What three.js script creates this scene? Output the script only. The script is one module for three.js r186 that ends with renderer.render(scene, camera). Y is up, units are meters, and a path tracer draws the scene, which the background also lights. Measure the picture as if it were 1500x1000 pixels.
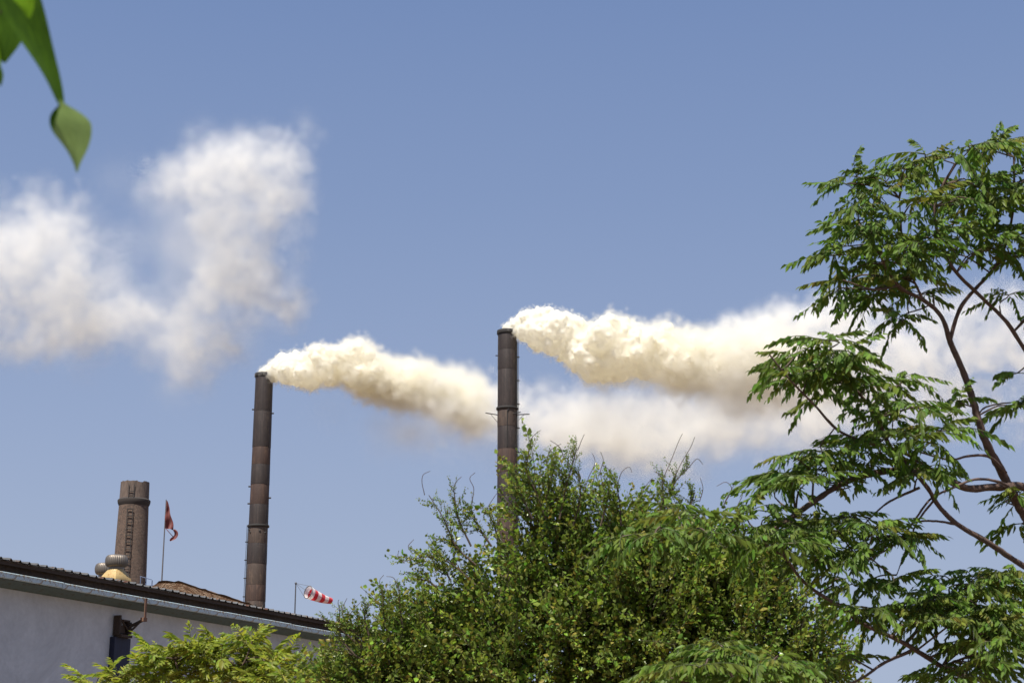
import * as THREE from 'three';
import { mergeGeometries, toCreasedNormals } from 'three/addons/utils/BufferGeometryUtils.js';
import { createNoise3D } from 'simplex-noise';

// ---------------------------------------------------------------- camera, sky, sun, exposure
const EYE = 1.6, FOCAL = 2450, PITCH = THREE.MathUtils.degToRad(15.2);
const camera = new THREE.PerspectiveCamera(THREE.MathUtils.radToDeg(2 * Math.atan(500 / FOCAL)), 1500 / 1000, 0.1, 6000);
camera.position.set(0, EYE, 0);
camera.rotation.x = PITCH;
camera.focus = 60;
camera.userData.fStop = 8.5;

const scene = new THREE.Scene();
const smooth = (a, b, x) => { const t = Math.min(1, Math.max(0, (x - a) / (b - a))); return t * t * (3 - 2 * t); };
const mixv = (a, b, t) => a.map((v, i) => v + (b[i] - v) * t);
const SUN = new THREE.Vector3(-0.2, 0.87, 0.44).normalize();
function skyTexture() {
  const W = 512, H = 256, data = new Float32Array(W * H * 4);
  const stops = [[0, [0.42, 0.49, 0.635]], [6, [0.375, 0.455, 0.615]], [12, [0.308, 0.395, 0.59]], [20, [0.228, 0.318, 0.53]], [28, [0.168, 0.256, 0.478]], [50, [0.12, 0.205, 0.42]], [90, [0.11, 0.195, 0.42]]];
  for (let j = 0; j < H; j++) {
    const up = ((j + 0.5) / H - 0.5) * 180, e = Math.max(0, up);
    let c = stops[stops.length - 1][1];
    for (let k = 0; k < stops.length - 1; k++) if (e >= stops[k][0] && e <= stops[k + 1][0]) { const t = (e - stops[k][0]) / (stops[k + 1][0] - stops[k][0]); c = mixv(stops[k][1], stops[k + 1][1], t); break; }
    for (let i = 0; i < W; i++) {
      const a = ((i + 0.5) / W - 0.5) * 2 * Math.PI, u = THREE.MathUtils.degToRad(up);
      const d = Math.cos(a) * Math.cos(u) * SUN.x + Math.sin(u) * SUN.y + Math.sin(a) * Math.cos(u) * SUN.z;
      const glow = 0.5 * Math.pow(Math.max(0, d), 24);
      const o = (j * W + i) * 4, g = (up < 0 ? 0.8 : 1) / 1.5;
      data[o] = c[0] * g + glow; data[o + 1] = c[1] * g + glow * 0.97; data[o + 2] = c[2] * g + glow * 0.88; data[o + 3] = 1;
    }
  }
  const t = new THREE.DataTexture(data, W, H, THREE.RGBAFormat, THREE.FloatType);
  t.mapping = THREE.EquirectangularReflectionMapping; t.magFilter = THREE.LinearFilter; t.minFilter = THREE.LinearFilter; t.needsUpdate = true;
  return t;
}
const SKY = skyTexture();
scene.background = SKY;
scene.environment = SKY;
const sun = new THREE.DirectionalLight(new THREE.Color(1, 0.955, 0.88), 4.8);
sun.name = 'sun';
sun.position.copy(SUN).multiplyScalar(300).add(new THREE.Vector3(0, 0, -80));
sun.target.position.set(0, 0, -80);
sun.castShadow = true;
Object.assign(sun.shadow.camera, { left: -150, right: 150, top: 150, bottom: -150, near: 1, far: 700 });
sun.shadow.mapSize.set(4096, 4096);
sun.shadow.radius = 1;
scene.add(sun, sun.target);
const renderer = new THREE.WebGLRenderer({ antialias: true });
renderer.toneMapping = THREE.LinearToneMapping;
renderer.toneMappingExposure = 1.5;
renderer.shadowMap.enabled = true;
renderer.setSize(1500, 1000);

// ---------------------------------------------------------------- helpers
const V = (x, y, z) => new THREE.Vector3(x, y, z);
function random(seed) { let s = seed | 0; return () => { s = (s + 0x6d2b79f5) | 0; let t = Math.imul(s ^ (s >>> 15), 1 | s); t = (t + Math.imul(t ^ (t >>> 7), 61 | t)) ^ t; return ((t ^ (t >>> 14)) >>> 0) / 4294967296; }; }
const gauss = (r) => Math.sqrt(-2 * Math.log(1 - r() * 0.99999)) * Math.cos(2 * Math.PI * r());
const noise = createNoise3D(random(11));
const FWD = V(0, Math.sin(PITCH), -Math.cos(PITCH)), UPC = V(0, Math.cos(PITCH), Math.sin(PITCH)), RIGHT = V(1, 0, 0);
// a place named by where it shows in the photograph (1500 x 1000) and by how far off it is
const at = (px, py, d) => V(0, EYE, 0).addScaledVector(RIGHT, ((px - 750) / FOCAL) * d).addScaledVector(UPC, ((500 - py) / FOCAL) * d).addScaledVector(FWD, d);
const rayAt = (px, py) => V(0, 0, 0).addScaledVector(RIGHT, (px - 750) / FOCAL).addScaledVector(UPC, (500 - py) / FOCAL).add(FWD);
const atHeight = (px, py, y) => { const r = rayAt(px, py); return r.multiplyScalar((y - EYE) / r.y).add(V(0, EYE, 0)); };
const atGround = (px, py, dist) => { const r = rayAt(px, py); return r.multiplyScalar(dist / Math.hypot(r.x, r.z)).add(V(0, EYE, 0)); };   // at a horizontal distance
const names = new Map();
const numbered = (n) => { const k = names.get(n) || 0; names.set(n, k + 1); return k ? `${n}_${String(k).padStart(3, '0')}` : n; };
function tag(o, label, category, group, kind) {
  if (label) o.userData.label = label;
  if (category) o.userData.category = category;
  if (group) o.userData.group = group;
  if (kind) o.userData.kind = kind;
  return o;
}
function thing(name, pos, label, category, group) { const o = new THREE.Group(); o.name = numbered(name); o.position.copy(pos); scene.add(o); return tag(o, label, category, group); }
function part(name, geometry, material, parent, kind) {
  const m = new THREE.Mesh(geometry, material);
  m.name = parent === scene ? numbered(name) : name; m.castShadow = m.receiveShadow = true;
  if (kind) m.userData.kind = kind;
  parent.add(m);
  return m;
}
const moved = (g, x = 0, y = 0, z = 0) => g.translate(x, y, z);
const clean = (g) => { const h = g.index ? g.toNonIndexed() : g; for (const k of Object.keys(h.attributes)) if (!['position', 'normal', 'uv'].includes(k)) h.deleteAttribute(k); return h; };
const join = (list) => mergeGeometries(list.map(clean), false);
const box = (w, h, d, x = 0, y = 0, z = 0) => new THREE.BoxGeometry(w, h, d).translate(x, y, z);
function rod(a, b, r, r2 = r, n = 8) {
  const d = b.clone().sub(a), g = new THREE.CylinderGeometry(r2, r, d.length(), n, 1);
  g.applyQuaternion(new THREE.Quaternion().setFromUnitVectors(V(0, 1, 0), d.clone().normalize()));
  return g.translate((a.x + b.x) / 2, (a.y + b.y) / 2, (a.z + b.z) / 2);
}
// a tapering limb along points; bumpy bark
function limb(pts, r0, r1, seg = 0, sides = 7, rough = 0.08, seed = 1) {
  const c = new THREE.CatmullRomCurve3(pts), n = seg || Math.max(4, pts.length * 5), pos = [], uv = [], idx = [];
  const fr = c.computeFrenetFrames(n, false), L = c.getLength();
  for (let i = 0; i <= n; i++) {
    const t = i / n, p = c.getPointAt(t), r = r0 + (r1 - r0) * t;
    for (let k = 0; k <= sides; k++) {
      const a = (k % sides) / sides * 2 * Math.PI, w = r * (1 + rough * noise(i * 0.9, (k % sides) * 1.7, seed * 3.1));
      const q = p.clone().addScaledVector(fr.normals[i], Math.cos(a) * w).addScaledVector(fr.binormals[i], Math.sin(a) * w);
      pos.push(q.x, q.y, q.z); uv.push(k / sides, t * L);
    }
  }
  for (let i = 0; i < n; i++) for (let k = 0; k < sides; k++) { const a = i * (sides + 1) + k, b = a + sides + 1; idx.push(a, a + 1, b, b, a + 1, b + 1); }
  const g = new THREE.BufferGeometry();
  g.setAttribute('position', new THREE.Float32BufferAttribute(pos, 3)); g.setAttribute('uv', new THREE.Float32BufferAttribute(uv, 2)); g.setIndex(idx); g.computeVertexNormals();
  return g;
}
// a square texture computed texel by texel; f returns [r, g, b] in sRGB bytes or one number
function texture(size, f, srgb = true, rx = 1, ry = 1) {
  const data = new Uint8Array(size * size * 4);
  for (let j = 0; j < size; j++) for (let i = 0; i < size; i++) {
    const c = f(i / size, j / size), o = (j * size + i) * 4;
    for (let k = 0; k < 3; k++) data[o + k] = Math.max(0, Math.min(255, Array.isArray(c) ? c[k] : c));
    data[o + 3] = 255;
  }
  const t = new THREE.DataTexture(data, size, size, THREE.RGBAFormat);
  t.wrapS = t.wrapT = THREE.RepeatWrapping; t.magFilter = THREE.LinearFilter; t.minFilter = THREE.LinearFilter; t.repeat.set(rx, ry);
  if (srgb) t.colorSpace = THREE.SRGBColorSpace;
  t.needsUpdate = true;
  return t;
}
// noise that tiles over the unit square
const tile = (u, v, f, s = 0) => { const a = u * 2 * Math.PI, b = v * 2 * Math.PI, k = f / (2 * Math.PI); return noise(Math.cos(a) * k + s, Math.sin(a) * k + Math.cos(b) * k * 1.31, Math.sin(b) * k - s); };
const fbmTile = (u, v, f, s) => 0.55 * tile(u, v, f, s) + 0.28 * tile(u, v, f * 2.1, s + 3) + 0.17 * tile(u, v, f * 4.3, s + 7);
const std = (o) => new THREE.MeshStandardMaterial(o);
const phys = (o) => new THREE.MeshPhysicalMaterial(o);
const lin = (r, g, b) => new THREE.Color().setRGB(r, g, b);
// ---------------------------------------------------------------- smoke
const fbm = (x, y, z, o = 4) => { let s = 0, a = 0.5; for (let i = 0; i < o; i++) { s += a * noise(x, y, z); x = x * 2.03 + 5.1; y = y * 2.03 - 3.7; z = z * 2.03 + 1.3; a *= 0.5; } return s; };
// smoke is shaped in a frame of its own at the distance d: x to the right, y down, z away, all in units of d / FOCAL metres
function smokeFrame(d, origin) {
  const k = d / FOCAL;
  return (x, y, z, out) => out.set(0, EYE, 0).addScaledVector(RIGHT, (x - 750) * k).addScaledVector(UPC, (500 - y) * k).addScaledVector(FWD, d + z * k).sub(origin);
}
// thin smoke: puffs, each a ball of many tiny motes, densest at its middle
function moteBall(seed, n, mote) {
  const r = random(seed), p = [], q = V(0, 0, 0), m = new THREE.Quaternion(), a = V(0, 0, 0);
  for (let i = 0; i < n; i++) {
    q.set(gauss(r), gauss(r), gauss(r)).multiplyScalar(0.42);
    m.set(gauss(r), gauss(r), gauss(r), gauss(r)).normalize();
    const e = mote * (0.7 + 0.6 * r());
    for (let k = 0; k < 3; k++) { a.set(Math.cos(k * 2.094) * e, Math.sin(k * 2.094) * e, 0).applyQuaternion(m); p.push(q.x + a.x, q.y + a.y, q.z + a.z); }
  }
  const g = new THREE.BufferGeometry();
  g.setAttribute('position', new THREE.Float32BufferAttribute(p, 3)); g.computeVertexNormals();
  return g;
}
const BALLS = [moteBall(301, 1700, 0.0142), moteBall(302, 1700, 0.0142)], MID_BALLS = [moteBall(304, 4200, 0.0088), moteBall(305, 4200, 0.0088)], THIN_BALLS = [moteBall(306, 4600, 0.006), moteBall(307, 4600, 0.006)], HAZE_BALLS = [moteBall(303, 15000, 0.0028)];
const M_warm = phys({ name: 'warm smoke', color: lin(0.996, 0.974, 0.905), roughness: 1, transmission: 0.85, thickness: 0, specularIntensity: 0 });
class Flakes {
  constructor(seed) { this.r = random(seed); this.at = []; }
  add(c, size) { this.at.push([c.x, c.y, c.z, size]); }
  build(material, parent, kinds = BALLS) {
    const r = this.r, o = new THREE.Object3D();
    kinds.forEach((ball, b) => {
      const mine = this.at.filter((_, i) => i % kinds.length === b), m = new THREE.InstancedMesh(ball, material, mine.length);
      mine.forEach(([x, y, z, s], i) => { o.position.set(x, y, z); o.quaternion.set(gauss(r), gauss(r), gauss(r), gauss(r)).normalize(); o.scale.setScalar(s); o.updateMatrix(); m.setMatrixAt(i, o.matrix); });
      m.name = 'thin_smoke'; m.userData.kind = 'stuff'; m.castShadow = m.receiveShadow = true;
      parent.add(m);
    });
  }
}
// surface nets over a grid; f < 0 inside
function surfaceNets(fill, lo, hi, cell) {
  const nx = Math.ceil((hi[0] - lo[0]) / cell) + 1, ny = Math.ceil((hi[1] - lo[1]) / cell) + 1, nz = Math.ceil((hi[2] - lo[2]) / cell) + 1;
  const F = new Float32Array(nx * ny * nz), id = new Int32Array(nx * ny * nz).fill(-1), pos = [], idx = [];
  fill(F, nx, ny, nz);
  const sx = 1, sy = nx, sz = nx * ny;
  const C = [0, sx, sy, sx + sy, sz, sx + sz, sy + sz, sx + sy + sz], E = [[0, 1], [2, 3], [4, 5], [6, 7], [0, 2], [1, 3], [4, 6], [5, 7], [0, 4], [1, 5], [2, 6], [3, 7]];
  for (let k = 0; k < nz - 1; k++) for (let j = 0; j < ny - 1; j++) for (let i = 0; i < nx - 1; i++) {
    const o = i * sx + j * sy + k * sz;
    let n = 0, x = 0, y = 0, z = 0, m = 0;
    for (let c = 0; c < 8; c++) if (F[o + C[c]] < 0) m |= 1 << c;
    if (m === 0 || m === 255) continue;
    for (const [a, b] of E) {
      const fa = F[o + C[a]], fb = F[o + C[b]];
      if ((fa < 0) === (fb < 0)) continue;
      const t = fa / (fa - fb);
      x += (a & 1) + t * ((b & 1) - (a & 1)); y += (a >> 1 & 1) + t * ((b >> 1 & 1) - (a >> 1 & 1)); z += (a >> 2) + t * ((b >> 2) - (a >> 2)); n++;
    }
    id[o] = pos.length / 3;
    pos.push(lo[0] + (i + x / n) * cell, lo[1] + (j + y / n) * cell, lo[2] + (k + z / n) * cell);
  }
  const quad = (a, b, c, d, flip) => { if (a < 0 || b < 0 || c < 0 || d < 0) return; if (flip) idx.push(a, c, b, a, d, c); else idx.push(a, b, c, a, c, d); };
  for (let k = 1; k < nz - 1; k++) for (let j = 1; j < ny - 1; j++) for (let i = 1; i < nx - 1; i++) {
    const o = i * sx + j * sy + k * sz, s = F[o] < 0;
    if (s !== F[o + sx] < 0) quad(id[o - sy - sz], id[o - sz], id[o], id[o - sy], !s);
    if (s !== F[o + sy] < 0) quad(id[o - sx - sz], id[o - sx], id[o], id[o - sz], !s);
    if (s !== F[o + sz] < 0) quad(id[o - sx - sy], id[o - sy], id[o], id[o - sx], !s);
  }
  return { pos, idx };
}
const M_core = phys({ name: 'dense smoke', color: lin(0.996, 0.968, 0.875), roughness: 1, transmission: 0.55, thickness: 0, specularIntensity: 0 });
const M_flake = phys({ name: 'thin smoke', color: lin(0.994, 0.984, 0.955), roughness: 1, transmission: 0.85, thickness: 0, specularIntensity: 0 });
// the path of a plume: [x, y, radius] sampled by x
function track(list) {
  return (x) => {
    let i = 0;
    while (i < list.length - 2 && x > list[i + 1][0]) i++;
    const a = list[i], b = list[i + 1], t = Math.min(1, Math.max(0, (x - a[0]) / (b[0] - a[0]))), e = t * t * (3 - 2 * t);
    return [a[1] + (b[1] - a[1]) * e, a[2] + (b[2] - a[2]) * e];
  };
}
function plume({ name, label, d, path, coreEnd, seed, tail, base }) {
  const x0 = path[0][0], x1 = path[path.length - 1][0], tr = track(path), origin = base, toWorld = smokeFrame(d, origin), r = random(seed), q = V(0, 0, 0);
  const root = thing(name, origin, label, 'smoke');
  const S = seed * 17.3, balls = [];
  const onSphere = () => { const z = r() * 2 - 1, a = r() * 6.283, w = Math.sqrt(1 - z * z); return [w * Math.cos(a), z, w * Math.sin(a)]; };
  const grow = (c, ra, level, least) => {   // billows upon billows
    balls.push([...c, ra]);
    if (level > 2 || ra * 0.4 < least) return;
    const n = [0, 15, 9][level];
    for (let i = 0; i < n; i++) { const u = onSphere(), e = ra * (0.28 + 0.26 * r()), f = ra * (0.9 + 0.14 * r()); grow([c[0] + u[0] * f, c[1] + u[1] * f, c[2] + u[2] * f], e, level + 1, least); }
  };
  for (let x = x0 - 2; x < coreEnd;) {
    const [cy, ra] = tr(x), fade = smooth(coreEnd - 280, coreEnd, x), e = ra * (1 - 0.52 * fade);
    const n = x < x0 + 12 ? 2 : 3;
    for (let i = 0; i < n; i++) { const u = onSphere(), w = e * (x < x0 + 12 ? 0.25 : 0.55) * Math.sqrt(r()); grow([x + u[0] * w * 0.4, cy + u[1] * w, u[2] * w], e * (x < x0 + 12 ? 0.6 : 0.36 + 0.2 * r()), 1, 1.5); }
    x += Math.max(3, ra * 0.2);
  }
  const lo = [x0 - 30, 1e9, -1], hi = [coreEnd + 5, -1e9, 1];
  for (let x = x0; x <= coreEnd; x += 10) { const [cy, ra] = tr(x); lo[1] = Math.min(lo[1], cy - ra * 1.5 - 12); hi[1] = Math.max(hi[1], cy + ra * 1.5 + 12); lo[2] = Math.min(lo[2], -ra * 1.4 - 12); }
  hi[2] = -lo[2];
  const fill = (F, nx, ny, nz) => {
    F.fill(9);
    for (const [bx, by, bz, br0] of balls) {
      const br = br0 * 0.97 - 0.5;
      const w = br + 4, i0 = Math.max(0, Math.floor((bx - w - lo[0]) / CELL)), i1 = Math.min(nx - 1, Math.ceil((bx + w - lo[0]) / CELL)), j0 = Math.max(0, Math.floor((by - w - lo[1]) / CELL)), j1 = Math.min(ny - 1, Math.ceil((by + w - lo[1]) / CELL)), k0 = Math.max(0, Math.floor((bz - w - lo[2]) / CELL)), k1 = Math.min(nz - 1, Math.ceil((bz + w - lo[2]) / CELL));
      for (let k = k0; k <= k1; k++) for (let j = j0; j <= j1; j++) for (let i = i0, o = (k * ny + j) * nx + i0; i <= i1; i++, o++) {
        const dd = Math.hypot(lo[0] + i * CELL - bx, lo[1] + j * CELL - by, lo[2] + k * CELL - bz) - br, a = F[o], h = Math.max(0, 2.4 - Math.abs(a - dd)) / 2.4;
        F[o] = Math.min(a, dd) - h * h * 0.6;
      }
    }
  };
  const CELL = 1.7, net = surfaceNets(fill, lo, hi, CELL), pos = new Float32Array(net.pos.length);
  for (let i = 0; i < pos.length; i += 3) { toWorld(net.pos[i], net.pos[i + 1], net.pos[i + 2], q); pos[i] = q.x; pos[i + 1] = q.y; pos[i + 2] = q.z; }
  const g = new THREE.BufferGeometry();
  g.setAttribute('position', new THREE.BufferAttribute(pos, 3)); g.setIndex(net.idx); g.computeVertexNormals();
    part('dense_smoke', g, M_core, root);
  // softer smoke round it and downwind of it
  const fl = new Flakes(seed + 5), k = d / FOCAL;
  const N = tail.near;
  for (let n = 0; n < N; n++) {
    const i = Math.floor(r() * (net.pos.length / 3)) * 3, x = net.pos[i], y = net.pos[i + 1], z = net.pos[i + 2], ra = tr(x)[1], soft = smooth(x0 + 30, coreEnd, x);
    const out = ra * (0.04 + 0.15 * soft) + 1.6;
    const X = x + gauss(r) * out, Y = y + gauss(r) * out + out * 0.3 * r(), Z = z + gauss(r) * out;
    fl.add(toWorld(X, Y, Z, q), k * (3 + 7.5 * soft * (0.5 + r())));
  }
  fl.build(M_warm, root); fl.at.length = 0;
  haze(fl, toWorld, k, tail, r, S, root);
  cloudFlakes(fl, toWorld, k, tail.blobs, tail.count, r, S, tail.color, tail);
  fl.build(M_flake, root, MID_BALLS);
  return root;
}
// the last of the smoke, nearly gone
function haze(fl, toWorld, k, o, r, S, root) {
  cloudFlakes(fl, toWorld, k, o.haze, o.hazeCount || 420, r, S + 2, null, { size: [26, 46], scale: 150, ragged: 1.4 });
  fl.build(M_flake, root, HAZE_BALLS); fl.at.length = 0;
}
// smoke or cloud that has thinned out: ellipsoids [x, y, rx, ry, strength] eaten into by noise
function cloudFlakes(fl, toWorld, k, blobs, count, r, S, color, o) {
  const q = V(0, 0, 0), w = blobs.map((b) => b[2] * b[3] * b[4]), sum = w.reduce((a, b) => a + b, 0), sc = o.scale || 90;
  let made = 0;
  for (let n = 0; n < count * 12 && made < count; n++) {
    let t = r() * sum, b = 0;
    while (b < w.length - 1 && t > w[b]) t -= w[b++];
    const B = blobs[b], x = B[0] + gauss(r) * B[2] * 0.55, y = B[1] + gauss(r) * B[3] * 0.55, z = gauss(r) * Math.min(B[2], B[3]) * 0.6 + (o.z || 0);
    if (r() < smooth(0.9, 2.3, ((x - B[0]) / B[2]) ** 2 + ((y - B[1]) / B[3]) ** 2)) continue;
    let field = 0;
    for (const c of blobs) field += c[4] * Math.exp(-(((x - c[0]) / c[2]) ** 2 + ((y - c[1]) / c[3]) ** 2) * 1.6);
    const wx = 30 * noise(x / 70, y / 60, S) + 9 * noise(x / 22, y / 20, S + 4), wy = 26 * noise(x / 70, y / 60, S + 9) + 9 * noise(x / 22, y / 20, S + 14);
    const f = fbm((x + wx) / sc + S, (y + wy) / sc, z / sc, 5);
    const den = smooth(0.06, 1.15, field * (0.6 + (o.ragged || 2.0) * f));
    if (r() > den) continue;
    made++;
    fl.add(toWorld(x, y, z, q), k * (o.size[0] + (o.size[1] - o.size[0]) * r() * (1.15 - 0.6 * den)));
  }
}
const stack2Top = at(743, 486, 181), stack1Top = at(387, 549, 196);
plume({
  name: 'smoke_plume', label: 'cream smoke plume from the centre stack, drifting right behind the feathery tree', d: 181, seed: 3, coreEnd: 1150, base: stack2Top,
  path: [[743, 486, 11], [752, 481, 16], [775, 480, 27], [800, 480, 36], [830, 490, 41], [860, 508, 47], [885, 516, 49], [920, 508, 44], [950, 513, 47], [985, 526, 53], [1020, 530, 54], [1060, 532, 56], [1100, 533, 60], [1150, 530, 76], [1220, 520, 90]],
  tail: { near: 11500, count: 4300, size: [7, 20], alpha: 0.5, color: [0.96, 0.91, 0.82], scale: 75, haze: [[1150, 560, 260, 70, 1], [900, 620, 160, 50, 0.6]], blobs: [[885, 560, 24, 28, 0.8], [1165, 472, 46, 36, 1.3], [1085, 492, 46, 36, 1.2], [1240, 460, 50, 36, 1.1], [1110, 585, 70, 40, 1], [1080, 530, 70, 62, 1.1], [1150, 520, 80, 85, 1.2], [1240, 520, 90, 90, 1.1], [1340, 510, 100, 95, 0.95], [1440, 500, 110, 100, 0.95], [1560, 490, 110, 100, 0.9]] },
});
plume({
  name: 'smoke_plume', label: 'cream smoke plume from the left stack, thinning out behind the centre stack', d: 196, seed: 8, coreEnd: 700, base: stack1Top,
  path: [[387, 549, 11], [398, 546, 17], [425, 543, 27], [460, 540, 33], [502, 533, 42], [522, 534, 44], [545, 547, 43], [590, 559, 46], [635, 571, 50], [680, 585, 53], [720, 598, 56], [760, 606, 60]],
  tail: { near: 10500, count: 3300, size: [7, 20], alpha: 0.5, color: [0.95, 0.92, 0.86], scale: 72, haze: [[600, 620, 130, 60, 0.7], [900, 640, 200, 60, 1], [1200, 620, 200, 60, 0.7]], blobs: [[660, 580, 55, 52, 1.1], [720, 600, 60, 58, 1], [800, 620, 70, 60, 0.9], [870, 615, 80, 60, 0.85], [950, 630, 90, 60, 0.85], [1040, 620, 90, 60, 0.85], [1130, 610, 90, 60, 0.8], [1230, 590, 100, 60, 0.7], [1350, 590, 110, 60, 0.6], [1480, 600, 110, 60, 0.5], [620, 640, 90, 40, 0.25], [980, 690, 160, 25, 0.35]] },
});
{
  const o = at(220, 520, 330), root = thing('smoke_cloud', o, 'old white smoke bank drifting high over the roof, left of the stacks', 'cloud');
  const fl = new Flakes(77), r = random(78);
  haze(fl, smokeFrame(330, o), 330 / FOCAL, { hazeCount: 380, haze: [[330, 330, 150, 150, 1], [90, 420, 160, 120, 1], [280, 500, 120, 80, 1]] }, r, 41, root);
  cloudFlakes(fl, smokeFrame(330, o), 330 / FOCAL, [[45, 285, 50, 50, 0.95], [-20, 330, 70, 60, 0.9], [75, 335, 70, 70, 1], [10, 420, 90, 100, 1], [110, 420, 80, 90, 1], [160, 480, 70, 50, 0.8], [60, 500, 100, 45, 0.7], [240, 270, 50, 40, 0.85], [300, 240, 60, 45, 0.9], [360, 225, 60, 50, 1], [430, 215, 45, 45, 1], [300, 300, 70, 60, 0.8], [400, 290, 70, 60, 1.1], [360, 370, 80, 60, 1.05], [340, 430, 90, 55, 1.05], [410, 450, 60, 42, 1.05], [230, 460, 80, 50, 0.85], [270, 510, 70, 45, 0.85], [275, 560, 40, 32, 0.8], [330, 500, 50, 40, 0.7], [-90, 450, 110, 90, 0.8]], 6800, r, 41, [0.94, 0.93, 0.89], { size: [6, 24], alpha: 0.5, scale: 105, ragged: 1.8 });
  fl.build(M_flake, root, THIN_BALLS);
}
// ---------------------------------------------------------------- ground
{
  const t = texture(512, (u, v) => { const n = fbmTile(u, v, 9, 1), f = fbmTile(u, v, 60, 5); const d = smooth(-0.1, 0.3, n + 0.5 * f); return [92 + 22 * d + 14 * f, 80 + 10 * d + 12 * f, 56 + 20 * d + 9 * f]; }, true, 60, 60);
  const g = new THREE.PlaneGeometry(5000, 5000, 60, 60).rotateX(-Math.PI / 2), p = g.attributes.position;
  for (let i = 0; i < p.count; i++) { const x = p.getX(i), z = p.getZ(i), d = Math.hypot(x, z); p.setY(i, d > 500 ? 4 * noise(x / 700, z / 700, 3) * smooth(500, 1500, d) : 0); }
  g.computeVertexNormals();
  tag(part('ground', g, std({ map: t, roughness: 1 }), scene), null, null, null, 'structure');
}
// ---------------------------------------------------------------- the shed with the long eave
const H_EAVE = 7.1;
const E0 = atHeight(0, 818.5, H_EAVE), E1 = atHeight(500, 914, H_EAVE);
const along = E1.clone().sub(E0).normalize(), outward = V(-along.z, 0, along.x);   // along runs away from the eye, outward points at the yard
const shedTurn = Math.atan2(-along.z, along.x);
const M = {
  wall: std({ name: 'grey plaster', roughness: 0.95, bumpScale: 0.012,
    map: texture(512, (u, v) => { const n = fbmTile(u, v, 6, 2), f = fbmTile(u, v, 34, 4), st = Math.max(0, tile(u, 0.05 * v, 16, 9)) * smooth(-0.2, 0.5, n); const k = 196 + 12 * n + 7 * f - 9 * st; return [k - 3, k, k + 3]; }, true, 1 / 6, 1 / 6),
    bumpMap: texture(512, (u, v) => 128 + 50 * fbmTile(u, v, 30, 6) + 40 * fbmTile(u, v, 110, 8), false, 1 / 3, 1 / 3) }),
  sheet: std({ name: 'galvanised sheet', roughness: 0.5, metalness: 0.35, map: texture(256, (u, v) => { const n = fbmTile(u, v, 7, 12), f = fbmTile(u, v, 40, 13), k = 82 + 18 * n + 12 * f, ru = smooth(0.25, 0.6, n + 0.4 * f); return [k - 20 * ru, k - 55 * ru, k - 80 * ru]; }) }),
  brown: std({ name: 'dark rusted steel', roughness: 0.85, map: texture(256, (u, v) => { const n = fbmTile(u, v, 8, 21), f = fbmTile(u, v, 50, 22); return [62 + 24 * n + 16 * f, 50 + 17 * n + 12 * f, 42 + 12 * n + 10 * f]; }, true, 1, 1) }),
  gutter: std({ name: 'pale blue painted gutter', roughness: 0.6, map: texture(512, (u, v) => {
    const n = fbmTile(u, v, 5, 31), f = fbmTile(u, v, 40, 32), run = smooth(0.1, 0.55, tile(u, v * 0.12, 34, 33) * 0.7 + n * 0.8), spot = smooth(0.3, 0.5, f + 0.5 * n);
    const c = mixv([186 + 12 * n, 205 + 10 * n, 212 + 8 * n], [150, 132, 104], run * 0.55); return mixv(c, [108, 74, 50], spot * 0.7); }) }),
  soffit: std({ name: 'grey teal soffit', roughness: 0.85, map: texture(256, (u, v) => { const n = fbmTile(u, v, 6, 36), f = fbmTile(u, v, 40, 37), st = smooth(0.15, 0.6, n + 0.5 * f); return mixv([96 + 12 * n, 112 + 12 * n, 112 + 10 * n], [66, 56, 46], st * 0.6); }, true, 0.4, 0.8) }),
  navy: std({ name: 'navy paint', roughness: 0.65, map: texture(128, (u, v) => { const n = fbmTile(u, v, 9, 41); return [24 + 6 * n, 30 + 7 * n, 54 + 9 * n]; }) }),
  rust: std({ name: 'rusty bracket steel', roughness: 0.9, map: texture(128, (u, v) => { const n = fbmTile(u, v, 8, 51), f = fbmTile(u, v, 40, 52); return [118 + 34 * n + 16 * f, 88 + 24 * n + 12 * f, 70 + 18 * n + 10 * f]; }) }),
};
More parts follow.
